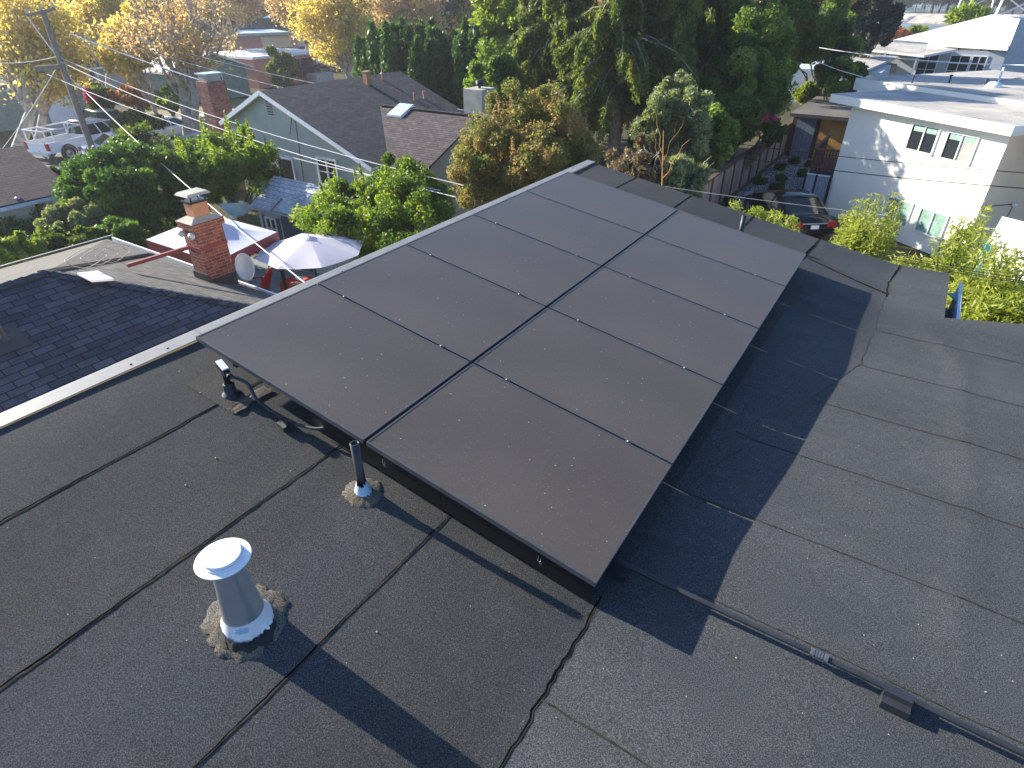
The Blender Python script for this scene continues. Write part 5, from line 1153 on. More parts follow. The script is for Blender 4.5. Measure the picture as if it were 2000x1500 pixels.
gable('white_gable_house', 'low house with a pale gabled roof right of the bare trunks', -62.5, 37.8, 9, 7, 2.6, 3.9, M_greenwall, M_whiteroof, 'x', .5, [('x+', 2, .8, 2.2, 1.2)])
ph = thing('salmon_house', 'salmon pink flat roofed house with a small door porch', 'house', (-66, 58, 0))
a_, b_ = PD(505, 165, 76), PD(632, 150, 82); c_ = PD(430, 150, 84)
a_.z = b_.z = c_.z = 0; pu = (b_-a_).normalized(); pn = Vector((pu.y, -pu.x, 0)); zt = PD(505, 116, 76).z
mb = MB(); bb = -pn*9
mb.hexa([a_, b_, b_+bb, a_+bb]+[v+Vector((0, 0, zt)) for v in (a_, b_, b_+bb, a_+bb)]); mb.build('wall', M_pink, ph)
mb = MB(); k_ = Vector((0, 0, zt+.01)); up_ = Vector((0, 0, .25)); cc = [a_+k_-pu*.3+pn*.3, b_+k_+pu*.3+pn*.3, b_+bb+k_, a_+bb+k_]; mb.hexa(cc+[v+up_ for v in cc]); mb.build('roof', M_whiteroof, ph)
mb = MB(); cc = [a_+pn*.02+pu*2+Vector((0, 0, zt-1.3)), b_+pn*.02+Vector((0, 0, zt-1.3)), b_+pn*.8+Vector((0, 0, zt-1.45)), a_+pn*.8+pu*2+Vector((0, 0, zt-1.45))]; mb.hexa(cc+[v+Vector((0, 0, .18)) for v in cc]); mb.build('awning', M_greypipe, ph)
LP = (b_-a_).length
window(ph, a_+pu*LP*.58+Vector((0, 0, .5)), pu, LP*.16, 1.9, pn, panes=2, frame=M_pink, fw=.1)
mb = MB(); q = a_+pu*LP*.8+pn*.05; mb.obox(q+Vector((0, 0, 1.2)), pu, Vector((0, 0, 1)), pn, .55, 1.2, .05); mb.build('door', M_fencedark, ph)
window(ph, a_+pu*LP*.9+Vector((0, 0, .9)), pu, LP*.06, 1.5, pn, panes=1, frame=M_pink, fw=.1)
p2 = thing('pink_two_storey_house', 'pale pink and white taller house behind the salmon house', 'house', (-75, 65, 0))
a2, b2_ = PD(420, 120, 95), PD(575, 115, 97); zt2 = PD(520, 70, 96).z; a2.z = b2_.z = 0; u2 = (b2_-a2).normalized(); n2 = Vector((u2.y, -u2.x, 0)); m2 = a2.lerp(b2_, .62)
mb = MB(); cc = [a2, m2, m2-n2*9, a2-n2*9]; mb.hexa(cc+[v+Vector((0, 0, zt2)) for v in cc]); mb.build('wall', M_pinkp, p2)
mb = MB(); cc = [m2+n2*.05, b2_, b2_-n2*9, m2-n2*9]; mb.hexa(cc+[v+Vector((0, 0, zt2-.1)) for v in cc]); mb.build('white_wall', M_stucco_w, p2)
mb = MB(); cc = [v+Vector((0, 0, zt2+.01)) for v in (a2+n2*.3, b2_+n2*.3, b2_-n2*9, a2-n2*9)]; mb.hexa(cc+[v+Vector((0, 0, .35)) for v in cc]); mb.build('roof', M_lightblue, p2)
L2_ = (b2_-a2).length
for f in (.82, .3): window(p2, a2+u2*L2_*f+n2*.06+Vector((0, 0, zt2-2.6)), u2, 1.7, 1.2, n2, panes=2, fw=.08)
# the person by the salmon house door
def person(p, s=1., face=0.):
    t = thing('person', 'person in a pale lilac shirt and dark trousers standing at the salmon house door', 'person', tuple(p))
    J = [(0, 0, .95), (0, 0, 1.2), (0, 0, 1.42), (0, 0, 1.52), (0, .01, 1.64), (.1, 0, .9), (.11, .02, .5), (.11, -.02, .08), (.12, .1, .03), (-.1, 0, .9), (-.12, -.02, .5), (-.11, -.03, .08), (-.12, .09, .03), (.19, 0, 1.4), (.25, -.02, 1.14), (.2, .18, 1.0), (-.19, 0, 1.4), (-.25, -.02, 1.14), (-.2, .16, 1.02)]
    Ed = [(0, 1), (1, 2), (2, 3), (3, 4), (0, 5), (5, 6), (6, 7), (7, 8), (0, 9), (9, 10), (10, 11), (11, 12), (2, 13), (13, 14), (14, 15), (2, 16), (16, 17), (17, 18)]
    Rr = [.15, .14, .15, .06, .095, .1, .07, .045, .035, .1, .07, .045, .035, .065, .045, .032, .065, .045, .032]
    me = bpy.data.meshes.new('person_body'); me.from_pydata([(x*s, y*s, z*s) for x, y, z in J], Ed, []); o = bpy.data.objects.new('body', me); C.objects.link(o); o.parent = t
    md = o.modifiers.new('skin', 'SKIN')
    for i, r in enumerate(Rr): me.skin_vertices[0].data[i].radius = (r*s, r*s*.8)
    me.skin_vertices[0].data[0].use_root = True; o.modifiers.new('sub', 'SUBSURF').levels = 1; me.materials.append(M_skin)
    mb = MB(); q = Vector(p); mb.lathe(q, [(.17*s, .9*s), (.17*s, 1.1*s), (.19*s, 1.38*s), (.1*s, 1.48*s), (.06*s, 1.5*s)], 14); mb.tube([q+Vector((.18, 0, 1.4))*s, q+Vector((.25, -.02, 1.16))*s], .08*s, 8); mb.tube([q+Vector((-.18, 0, 1.4))*s, q+Vector((-.25, -.02, 1.16))*s], .08*s, 8); mb.build('shirt', M_shirt, t)
    mb = MB(); [mb.tube([q+Vector((x, 0, .97))*s, q+Vector((x*1.1, 0, .5))*s, q+Vector((x*1.1, -.02, .1))*s], [.125*s, .09*s, .07*s], 8) for x in (.1, -.1)]; mb.build('trousers', M_darkblue, t)
    mb = MB(); mb.lathe(q, [(.1*s, 1.62*s), (.108*s, 1.7*s), (.07*s, 1.765*s), (0, 1.78*s)], 14); mb.build('hair', M_hair, t)
pp = a_+pu*LP*.82+pn*1.2; person(Vector((pp.x, pp.y, .9)), 1.0)
mb = MB(); q = a_+pu*LP*.82+pn*1.2; mb.obox(q+Vector((0, 0, .45)), pu, pn, Vector((0, 0, 1)), 1.3, .8, .45); mb.build('porch_step', M_concrete, ph)
# ================================================================= VEGETATION
tree('laurel_tree', 'dense round dark green tree left of the brick chimney', 'tree', 258, 385, 108, 100, 25.5, 80000, .066, F_laurel, k=150, crad=.19, shell=.55, cv=.6)
tree('hedge_shrub', 'dark green shrub at the back of the round tree, in front of the street', 'shrub', 262, 292, 62, 28, 33, 9000, .09, F_hedge, k=40, crad=.3)
tree('hedge_shrub', 'clipped dark hedge at the corner of the purple roof', 'shrub', 140, 350, 40, 35, 30, 7000, .09, F_laurel, k=30, crad=.3)
tree('clipped_hedge', 'sunlit yellow green hedge by the grey estate car', 'shrub', 268, 240, 42, 18, 47, 9000, .12, F_hedge, k=40, crad=.3, rdepth=1.6)
tree('lemon_tree', 'yellow green citrus with upright shoots in front of the sage gable', 'tree', 448, 332, 95, 58, 25.5, 42000, .062, F_lime, k=90, crad=.22, extra=shoots(22, 110, .9, .05), cv=.5)
tree('lemon_tree', 'small yellow green bush left of the pale shade sail', 'shrub', 385, 350, 45, 50, 27, 10000, .08, F_lime, k=30, crad=.3, extra=shoots(12, 100, .8))
tree('orange_tree', 'glossy bright green bush with upright shoots along the pale roof edge', 'tree', 757, 414, 140, 74, 19.6, 95000, .055, F_lime, k=190, crad=.18, extra=shoots(26, 110, .5, .045), cv=.6, limbs=24)
tree('orange_tree', 'smaller dark green bush under the bright one, right of the umbrella', 'shrub', 712, 462, 36, 48, 18.8, 12000, .07, F_laurel, k=50, crad=.24)
def crape_extra(c, R):
    return shoots(16, 90, .6, .07)(c, R)
tree('crape_myrtle', 'large reddish brown and green tree behind the far roof corner', 'tree', 1045, 305, 128, 118, 22.5, 125000, .055, F_crape, k=260, crad=.15, shell=.45, extra=crape_extra, cv=.4, limbs=26, tr=.14)
tree('crape_myrtle', 'russet leaved lower branchy tree between the green bush and the far roof corner', 'tree', 930, 345, 55, 75, 22, 16000, .055, F_crape, k=70, crad=.22, shell=.3, cv=.4, limbs=20, tr=.08)
# upright juniper clump
jc = PD(805, 122, 46); js = mpp(jc); jt = thing('juniper_tree', 'dark green juniper with many upright spires behind the brown roof', 'tree', (jc.x, jc.y, 0))
P = []; Vv = []
for i in range(64):
    dx = random.uniform(-1, 1)*92*js; dy = random.uniform(-1, 1)*2.4; top = jc.z+(68-.35*abs(dx/js)+random.uniform(-22, 14))*js; n = 900
    tt = RNG.random(n); z = .4+(top-.4)*tt; r = (.85*(1-tt)**.6+.06)*(.8+.4*RNG.random(n)); a = RNG.random(n)*6.28
    lean = random.uniform(-.5, .5)
    P.append(np.stack([jc.x+dx*.9+lean*tt+r*np.cos(a), jc.y+dy+r*np.sin(a), z], 1)); Vv.append(np.full(n, random.random()*.45)+.5*RNG.random(n)*(.4+.6*tt))
leafmesh('crown', np.vstack(P), np.concatenate(Vv), .17, F_juniper, jt, 2.4, 1.2)
mb = MB(); mb.tube([(jc.x, jc.y, 0), (jc.x+.2, jc.y, jc.z*.6)], [.3, .1], 8); mb.build('trunk', M_bark, jt)
tree('juniper_tree', 'narrow dark juniper right of the spired clump', 'tree', 915, 128, 26, 62, 42, 9000, .16, F_juniper, k=40, crad=.35, sq=(.6, .6, 1.6), elong=2.2, up=1)
tree('dark_evergreen', 'dark leafy evergreen beside the cement chimney', 'tree', 972, 190, 42, 95, 34, 22000, .12, F_ivy, k=70, crad=.25, limbs=10)
tree('bright_tree', 'bright lime green tree behind the large conifer', 'tree', 985, 65, 82, 88, 46, 42000, .16, F_bright, k=110, crad=.22, shell=.5, cv=.6)
# drooping conifer
def conifer(label, px, D, H_, Rb, mat, n, nb=90, seed=1, zlo=2.2, size=.12, lean=0., name='conifer_tree', droop=1.0, dense=1.0):
    g = PD(px, 325, D); b = Vector((g.x, g.y, 0)); t = thing(name, label, 'tree', tuple(b))
    rnd = random.Random(seed); mb = MB(); tp = [b+Vector((lean*z/H_+.12*math.sin(z*.5), .1*math.sin(z*.4), z)) for z in np.linspace(-.1, H_, 12)]
    mb.tube(tp, [.32*(1-i/12)+.04 for i in range(12)], 10)
    P = []; Vv = []
    for i in range(nb):
        z = zlo + (H_-zlo-.3)*(i/nb)**.9; a = rnd.uniform(0, 6.283); R_ = Rb*(1-.75*(z-zlo)/(H_-zlo))*rnd.uniform(.55, 1.1)
        o = b+Vector((lean*z/H_, 0, z)); pts = []; m = 7
        for k in range(m+1):
            s = k/m; pts.append(o+Vector((math.cos(a)*R_*s, math.sin(a)*R_*s, .35*R_*s-.55*droop*R_*s*s+.06*math.sin(k*2+i))))
        mb.tube(pts, [.07*(1-k/m)+.012 for k in range(m+1)], 5, caps=False)
        q = int(n/nb*R_/Rb*1.5*dense); s = RNG.random(q)**.7*.9+.1; idx = np.minimum((s*m).astype(int), m-1); fr = s*m-idx
        A = np.array([list(p) for p in pts]); base = A[idx]*(1-fr)[:, None]+A[idx+1]*fr[:, None]
        strand = np.floor(s*22); off = np.array([rnd.uniform(0, 1) for _ in range(24)])[strand.astype(int)]
        side = (RNG.random(q)-.5)*.9*(1.2-s)*1.0; hang = RNG.random(q)**1.1*(.25+.95*off)*droop
        pp = base + np.stack([-math.sin(a)*side, math.cos(a)*side, -hang-.25*np.abs(side)], 1)+RNG.normal(size=(q, 3))*.06
        P.append(pp); Vv.append(np.clip(rnd.random()*.35+off*.25+.35*RNG.random(q)+.15*s, 0, 1))
    mb.build('trunk', M_barkred, t); leafmesh('crown', np.vstack(P), np.concatenate(Vv), size, mat, t, 2.6, 1.5); return t
F_con2 = foliage('leaf_conifer_light', [(.025, .05, .016), (.065, .10, .025), (.17, .2, .05)], .5)
conifer('tall drooping conifer with a bare lower trunk right of the reddish tree', 1192, 34, 12, 6.0, F_con2, 170000, 120, 3, 3.6, .075)
conifer('dark broad conifer filling the top middle of the picture', 1325, 38, 12, 4.9, F_cedar, 130000, 110, 5, 3.2, .09)
conifer('medium dark conifer whose shadow dapples the cream wall', 1290, 34, 9.4, 2.9, F_cedar, 60000, 60, 15, 1.5, .08)
conifer('shorter light tipped conifer beside the lime green tree', 1075, 37, 10.5, 4.6, F_con2, 95000, 90, 8, 2.5, .08)
tree('ivy_tree', 'dark ivy covered tree behind the board fence', 'tree', 1455, 150, 85, 105, 36, 95000, .09, F_ivy, k=150, crad=.2, shell=.5, cv=.65)
tree('ivy_tree', 'shaded green tree above the near end of the board fence', 'tree', 1378, 270, 56, 62, 27, 22000, .10, F_ivy, k=90, crad=.22, base=(-9.6, 25, 0))
tree('olive_tree', 'silvery green olive tree in front of the dark conifers', 'tree', 1318, 250, 66, 90, 25, 42000, .06, F_olive, k=130, crad=.18, shell=.3, elong=2.6, cv=.5, tr=.1)
tree('backlit_tree', 'yellow green sunlit broad tree behind the ivy trees', 'tree', 1520, 50, 95, 75, 48, 62000, .12, F_hedge, k=110, crad=.22, cv=.6)
tree('backlit_tree', 'smooth dark green round tree left of the tall cypress', 'tree', 1612, 75, 55, 62, 52, 24000, .16, F_ivy, k=70, crad=.24)
tree('backlit_tree', 'golden green tree top showing above the round tree', 'tree', 1612, 15, 45, 35, 75, 9000, .25, F_plane, k=40, crad=.28)
tree('cypress_tree', 'tall blue green cypress before the far shore', 'tree', 1703, 40, 46, 52, 74, 26000, .2, F_cypress, k=60, crad=.3, sq=(.7, .7, 1.3), elong=2.2)
tree('leafy_hedge', 'dark hedge below the ladder and the low grey house', 'shrub', 1642, 152, 42, 30, 48, 14000, .14, F_ivy, k=40, crad=.3)
tree('yellow_shrub', 'yellow green shrub just behind the garage roof', 'shrub', 1592, 180, 32, 22, 51, 8000, .16, F_bamboo, k=30, crad=.3)
tree('leafy_shrub', 'undergrowth shrub filling the gap between ivy trees and the fence', 'shrub', 1436, 232, 42, 52, 33, 16000, .1, F_ivy, k=60, crad=.25, base=(-9.5, 31, 0))
tree('flowering_shrub', 'yellow green rose bush with red blooms at the fence', 'shrub', 1512, 262, 22, 24, 32.5, 3500, .09, F_hedge, k=20, crad=.3, base=(-8.0, 33, 0))
p = PD(1504, 229, 32); th = thing('red_flower', 'small cluster of vivid red flowers above the board fence', 'flower', tuple(p)); cc = clumps(p, (.35, .2, .14), 8); q_, v_ = scatter(cc, 260, .1); leafmesh('petals', q_, v_, .07, F_pinkfl, th)
tree('brown_shrub', 'russet shrub in front of the bay, left of the white roof', 'shrub', 1745, 78, 45, 14, 92, 6000, .3, F_redb, k=30, crad=.3)
tree('brown_shrub', 'bright green shrub tip against the white roof', 'shrub', 1790, 64, 18, 10, 94, 3000, .3, F_bright, k=20, crad=.3)
tree('palm_tuft', 'spiky green palm top behind the white roof ridge', 'tree', 1893, 36, 24, 10, 105, 3500, .5, F_bright, k=16, crad=.35, elong=4)
# dry twiggy undergrowth behind the far roof edge
def twigs(name, label, px, py, rx, ry, D, n, leafn, mat):
    c = PD(px, py, D); s = mpp(c); b = Vector((c.x, c.y, 0)); t = thing(name, label, 'shrub', tuple(b)); mb = MB()
    for i in range(n):
        a = b+Vector((random.uniform(-.5, .5)*rx*s, random.uniform(-.4, .4), max(0, c.z-ry*s))); e = c+Vector((random.uniform(-1, 1)*rx*s, random.uniform(-.8, .8), random.uniform(-.6, 1)*ry*s))
        limb_mb(mb, a, e, .022, .006, 4, 4, .1, .2)
    mb.build('twigs', M_barklight, t); cc = clumps(c, (rx*s, 1., ry*s), 50, .2); q, v = scatter(cc, leafn, .32*ry*s); leafmesh('leaves', q, v, .09, mat, t, 2.2)
twigs('dry_shrub', 'dry brown twiggy shrub behind the far roof corner', 1240, 330, 55, 45, 17, 60, 5000, F_dry)
twigs('dry_shrub', 'mixed brown and green undergrowth left of the board fence', 1320, 350, 60, 45, 18, 50, 7000, F_olive)
mb = MB(); a = PD(1293, 372, 14.5); b = PD(1296, 255, 15); mb.tube([Vector((a.x, a.y, 0)), a, b], [.022, .018, .008], 6); [limb_mb(mb, a.lerp(b, f), a.lerp(b, f)+Vector((dx, 0, .9)), .008, .003, 4) for f, dx in ((.2, .5), (.35, -.4), (.5, .35), (.6, -.3))]
o = mb.build('orange_sapling', plain('orange_stem', (.5, .25, .05), .7)); tag(o, 'thin orange stemmed sapling rising behind the far roof edge', 'sapling')
# bamboo along the right roof edge
def bamboo(label, px, py, rx, ry, D, n, st=14):
    c = PD(px, py, D); s = mpp(c); b = Vector((c.x, c.y, 0)); t = thing('bamboo_clump', label, 'bamboo', tuple(b), 'bamboo clumps along the right roof edge'); mb = MB(); P = []; V_ = []
    per = n//st
    for i in range(st):
        x = c.x+random.uniform(-1, 1)*rx*s; y = c.y+random.uniform(-.6, .6); top = c.z+ry*s*random.uniform(.1, 1.1); lx = random.uniform(-.3, .3); z0 = max(.1, c.z-ry*s*1.5)
        mb.tube([(x, y, z0-1), (x+lx*.3, y, (z0+top)/2), (x+lx, y, top)], [.014, .01, .004], 4, caps=False)
        tt = RNG.random(per)**.8; nod = np.floor(tt*16)/16+.03*RNG.random(per)
        z = z0+(top-z0)*nod; sp = .32*RNG.random(per)**.7*(1.1-.6*nod); a = RNG.random(per)*6.28
        P.append(np.stack([x+lx*nod**1.5+sp*np.cos(a), y+sp*np.sin(a), z+.25*sp*RNG.normal(size=per)], 1)); V_.append(.25*random.random()+.3*nod+.45*RNG.random(per))
    mb.build('canes', F_bamboo, t); leafmesh('leaves', np.vstack(P), np.concatenate(V_), .026, F_bamboo, t, 4.2)
bamboo('bamboo clump in front of the black saloon car', 1485, 440, 45, 30, 15, 5200, 20)
bamboo('bamboo clump between the black car and the cream wall', 1672, 470, 34, 40, 14, 5200, 18)
bamboo('tall thin bamboo against the left of the cream wall', 1715, 450, 30, 70, 14, 3600, 14)
bamboo('sparse bamboo under the lower windows of the cream wall', 1800, 530, 45, 24, 12.5, 2400, 12)
bamboo('tall sparse bamboo at the corner where cream wall meets tan wall', 1885, 490, 30, 80, 12.5, 3000, 10)
bamboo('dense bamboo right of the roof corner notch', 1940, 595, 55, 35, 10.5, 22000, 46)
bamboo('sparse bamboo in front of the white side shed', 1965, 520, 35, 60, 11.5, 2200, 10)
# gravel garden tufts
for k, (px, py, r) in enumerate(((1548, 293, .3), (1550, 312, .32), (1525, 325, .28), (1487, 352, .36), (1527, 347, .26), (1519, 364, .42), (1582, 320, .25), (1568, 338, .25), (1415, 392, .4))):
    c = PZ(px, py, .2); t = thing('garden_tuft', ['dark tuft nearest the garage door', 'low round tuft second from the garage', 'small round tuft near the middle of the gravel', 'spreading dark tuft beside the board fence', 'small dark tuft in the gravel by the deck side', 'largest dark round tuft at the near end of the gravel', 'small tuft under the deck corner', 'little tuft beside the garden path', 'dark clump at the foot of the near fence panels'][k]+' in the gravel garden', 'shrub', (c.x, c.y, 0), 'dark tufts planted in the gravel garden')
    r *= .75; cc = clumps((c.x, c.y, .16), (r, r, .18), 14); q, v = scatter(cc, 1300, .14); leafmesh('leaves', q, v, .06, F_laurel, t, 2.5)
# left garden shrubs and vine
tree('garden_shrub', 'bright yellow green shrub at the left edge behind the felt roof', 'shrub', 25, 492, 48, 30, 20, 9000, .075, F_bright, k=40, crad=.28)
tree('garden_shrub', 'green leafy shrub behind the felt roof with coil', 'shrub', 105, 480, 62, 34, 20.5, 15000, .075, F_hedge, k=60, crad=.25)
tree('garden_shrub', 'dark mixed shrub between purple roof house and round tree', 'shrub', 158, 440, 55, 38, 23.5, 13000, .08, F_olive, k=50, crad=.25)
tree('garden_shrub', 'shaded shrub below the round dark tree', 'shrub', 235, 462, 60, 25, 21, 12000, .08, F_laurel, k=50, crad=.25)
c = PX(68, 408, -25.0); t = thing('wall_vine', 'dark climbing vine covering the bluish wall under the purple roof', 'vine', (c.x, c.y, 0)); cc = np.stack([np.full(40, -24.95), c.y+RNG.uniform(-2.3, 2.0, 40), RNG.uniform(.2, 1.9, 40)], 1); q, v = scatter(cc, 9000, .42, (.4, 1, 1)); leafmesh('leaves', q, v, .09, F_juniper, t)
# plane trees with autumn leaves
def plane(label, px, base_py, cx, cy, rx, ry, D, n, mat, nl=14, size=.16, tr=.22, k=80, multi=1, crad=.16, name='plane_tree', bark=None, group=None):
    g = PZ(px, base_py, 0); sc_ = D/math.hypot(g.x, g.y); b = Vector((g.x*sc_, g.y*sc_, 0)) if D else g
    c = PD(cx, cy, D); s = mpp(c); R_ = (rx*s, rx*s*.8, ry*s); t = thing(name, label, 'tree', tuple(b), group); mb = MB()
    cc = clumps(c, R_, k, .25, -1)
    for m in range(multi):
        st_ = b+Vector((random.uniform(-1, 1)*.25*multi*.6, random.uniform(-.4, .4), 0)); tgt = Vector(cc[random.randrange(len(cc))])*.5+Vector(c)*.5; tgt.z = max(tgt.z, 2.2)
        fork = st_.lerp(tgt, .4 if multi == 1 else .5); mb.tube([st_-Vector((0, 0, .1)), st_.lerp(fork, .5)+Vector((random.uniform(-.15, .15), 0, 0)), fork], [tr*1.25, tr, tr*.8], 8)
        for q in cc[RNG.integers(0, len(cc), max(3, nl//multi))]:
            q = Vector(q); q.z = max(q.z, fork.z+.5) + .3; pts = limb_mb(mb, fork, q, tr*.5, tr*.12, 6, 6, .05, .12)
            for _ in range(3):
                e = pts[random.choice((3, 4, 5))]; limb_mb(mb, e, e+Vector((random.uniform(-1.2, 1.2), random.uniform(-1, 1), random.uniform(.3, 1.8))), tr*.14, .012, 4, 4, .08)
    mb.build('trunk', bark or M_barklight, t); q, v = scatter(cc, n, crad*(R_[0]+R_[2])); keep = q[:, 2] > .5; leafmesh('crown', q[keep], v[keep], size, mat, t, 1.2)
plane('big autumn plane tree with forking pale trunk at the left edge', 18, 278, 55, 75, 120, 100, 50, 11000, F_plane, 34, .17, .34, 110)
plane('second forked plane tree behind the pickup truck bed', 75, 262, 95, 120, 75, 70, 53, 5000, F_plane, 20, .17, .3, 60)
plane('many stemmed tall plane tree with thin pale trunks before the salmon house', 372, 235, 345, 70, 120, 85, 47, 5000, F_planeb, 44, .15, .26, 90, multi=6, crad=.11)
plane('golden leafed plane tree left of the many stemmed one', 300, 190, 245, 95, 55, 55, 50, 8000, F_plane, 14, .16, .16, 60)
plane('golden plane tree with leaning trunk left of the dark juniper', 695, 165, 650, 45, 88, 75, 68, 14000, F_plane, 30, .22, .32, 120, crad=.15)
plane('pale brown plane tree behind the dark juniper', 790, 90, 790, 15, 95, 50, 84, 13000, F_planeb, 24, .26, .35, 90)
plane('golden plane tree crown between juniper and lime green tree', 900, 90, 895, 10, 60, 60, 90, 14000, F_plane, 10, .28, .3, 70)
plane('tall brownish plane tree rising behind the pink houses', 440, 110, 425, 6, 105, 34, 88, 12000, F_planeb, 26, .22, .3, 110, crad=.12)
plane('yellow plane tree at the top edge between pole and many stemmed tree', 190, 150, 195, 25, 75, 55, 64, 10000, F_plane, 22, .17, .26, 80, crad=.13)
plane('pale tan plane tree behind the golden leaning one', 590, 100, 585, 12, 75, 40, 92, 11000, F_planeb, 22, .24, .3, 80, crad=.13)
tree('autumn_shrub', 'orange brown small tree on the lawn across the street', 'shrub', 262, 188, 34, 22, 55, 5000, .16, F_redb, k=30, crad=.3)
tree('autumn_shrub', 'green and pink flowering shrub beside the striped flag', 'shrub', 200, 190, 28, 26, 56, 5000, .15, F_hedge, k=30, crad=.3)
tree('autumn_shrub', 'bright pink bougainvillea beside the striped flag', 'shrub', 180, 187, 14, 14, 55.5, 1500, .14, F_pinkfl, k=14, crad=.35)
tree('autumn_shrub', 'yellow leaved small tree in front of the salmon wall', 'tree', 553, 137, 27, 28, 70, 9000, .2, F_hedge, k=40, crad=.28)
tree('autumn_shrub', 'dark foundation shrub under the dark slate roof', 'shrub', 330, 195, 50, 18, 58, 6000, .18, F_ivy, k=30, crad=.3)
# ---------------------------------------------------------------- background trees (copies of six kinds)
protos = []
for k, (lab, mat, nm, ry, n, cr) in enumerate((('a', F_farb, 'plane_tree', 5.2, 9000, .2), ('b', F_planeb, 'plane_tree', 4.6, 8000, .22), ('c', F_far, 'broad_tree', 4.2, 9000, .24), ('d', F_cypress, 'dark_tree', 4.8, 9000, .22), ('e', F_plane, 'plane_tree', 4.4, 8000, .2), ('f', F_far, 'bushy_tree', 3.0, 7000, .26))):
    t = thing(nm, 'x', 'tree', (0, 0, 0), 'background trees beyond the street houses'); R_ = (3.8, 3.8, ry*.75); c = (0, 0, ry+1.4)
    cc = clumps(c, R_, 60, .35); q, v = scatter(cc, n, cr*4.2); leafmesh('crown', q, v, .34, mat, t, 1.3)
    mb = MB(); mb.tube([(0, 0, 0), (.1, 0, 2), (0, 0, 3.4)], [.34, .26, .2], 8); [limb_mb(mb, (0, 0, 2.6), qq, .13, .03, 5, 4) for qq in cc[:12]]; mb.build('trunk', M_barklight if k in (0, 1, 4) else M_bark, t)
    protos.append(t)
used = set(); kinds = ['rust brown autumn tree', 'pale brown autumn tree', 'olive green tree', 'dark green tree', 'golden autumn tree', 'low bushy green tree']
pos = []
rb_ = random.Random(5)
for D0_, D1_, n, lo, hi in ((62, 80, 12, -66, -50), (80, 110, 22, -68, -22), (110, 160, 26, -70, -12), (160, 240, 30, -72, -14), (240, 420, 34, -72, -16), (420, 700, 26, -72, 8)):
    for i in range(n):
        az = math.radians(lo+(hi-lo)*(i+rb_.random())/n); D = rb_.uniform(D0_, D1_); x, y = D*math.sin(az), D*math.cos(az)
        if -52 < x < -36 and y < 120: x -= 16
        if -68 < x < -52 and 15 < y < 66: continue
        if -95 < x < -60 and 52 < y < 78: continue
        if -86 < x < -66 and 20 < y < 50: continue
        pos.append((x, y, D, rb_.uniform(.85, 1.35)*(1+D/500)))
for i in range(60):   # row on the far shore, right
    az = math.radians(-9+17*(i+rb_.random())/60); D = rb_.uniform(300, 520); pos.append((D*math.sin(az), D*math.cos(az), D, rb_.uniform(1.0, 1.8)))
pos.sort(key=lambda q: q[2])
for i, (x, y, D, s) in enumerate(pos):
    kk = rb_.choice((0, 1, 1, 2, 3, 4, 5)) if x < -40 else rb_.choice((2, 3, 5, 2))
    a = math.degrees(math.atan2(x, y)); px_ = 'far left' if a < -52 else 'left' if a < -42 else 'middle' if a < -25 else 'upper middle' if a < -10 else 'far shore, upper right'
    dd = 'near' if D < 90 else 'mid distance' if D < 170 else 'distant' if D < 300 else 'very distant'
    lab = '%s %s in the background, %s' % (dd, kinds[kk], px_)
    t = protos[kk]
    if kk not in used: used.add(kk); t.location = (x, y, 0); t['label'] = lab; t.rotation_euler = (0, 0, rb_.random()*6); t.scale = (s, s, s); t['group'] = 'background trees, ' + lab.split(' in the')[0] + ' ' + px_
    else: dup(t, (x, y, 0), lab, rb_.random()*6, (s, s, s), 'background trees, ' + lab.split(' in the')[0] + ' ' + px_)
# far houses
fh = []
hs = [(-78, 36), (-84, 52), (-70, 84), (-96, 70), (-60, 100), (-84, 104), (-110, 90), (-48, 118), (-120, 60), (-100, 130), (-60, 150), (-140, 110), (-84, 160), (-36, 150), (-30, 112), (-160, 150), (-120, 190), (-50, 200)]
wc = [M_stucco_b, M_stucco_w, M_greenwall, M_pinkp, M_stucco_t]; rc = [M_shingle_blu, M_shingle_brn, M_whiteroof, M_shingle_grey]
wn2 = ['blue grey', 'cream', 'green', 'pink', 'tan']; rn2 = ['slate', 'brown', 'white', 'grey shingle']
for i, (x, y) in enumerate(hs):
    gable('far_house', '%s walled and %s roofed distant house in the trees, %s from the nearest' % (wn2[i % 5], rn2[i % 4], ['first','second','third','fourth','fifth','sixth','seventh','eighth','ninth','tenth','eleventh','twelfth','thirteenth','fourteenth','fifteenth','sixteenth','seventeenth','eighteenth'][i]), x, y, 9, 12, 3, 5, wc[i % 5], rc[i % 4], 'xy'[i % 2], .5, [('x+', 2, 1, 1.5, 1.2), ('x+', 7, 1, 1.5, 1.2), ('y-', 3, 1, 1.5, 1.2)])
# wooded far hills
def ridge(R0, h, mat, seed, name='hills'):
    rr = random.Random(seed); rows = [[], [], []]
    for i in range(140):
        a = math.radians(-80+115*i/139); hh = h*(.55+.25*math.sin(i*.17+seed)+.15*math.sin(i*.41)+.1*rr.random()); rows[0].append((R0*math.sin(a), R0*math.cos(a), -1)); rows[1].append(((R0+h*3)*math.sin(a), (R0+h*3)*math.cos(a), hh)); rows[2].append(((R0+h*9)*math.sin(a), (R0+h*9)*math.cos(a), -1))
    mb = MB(); mb.grid(rows); return struct(mb.build(name, mat))
ridge(1500, 55, plain('wooded_hill', (.08, .1, .07), 1, var=.4, scale=.02), 2)
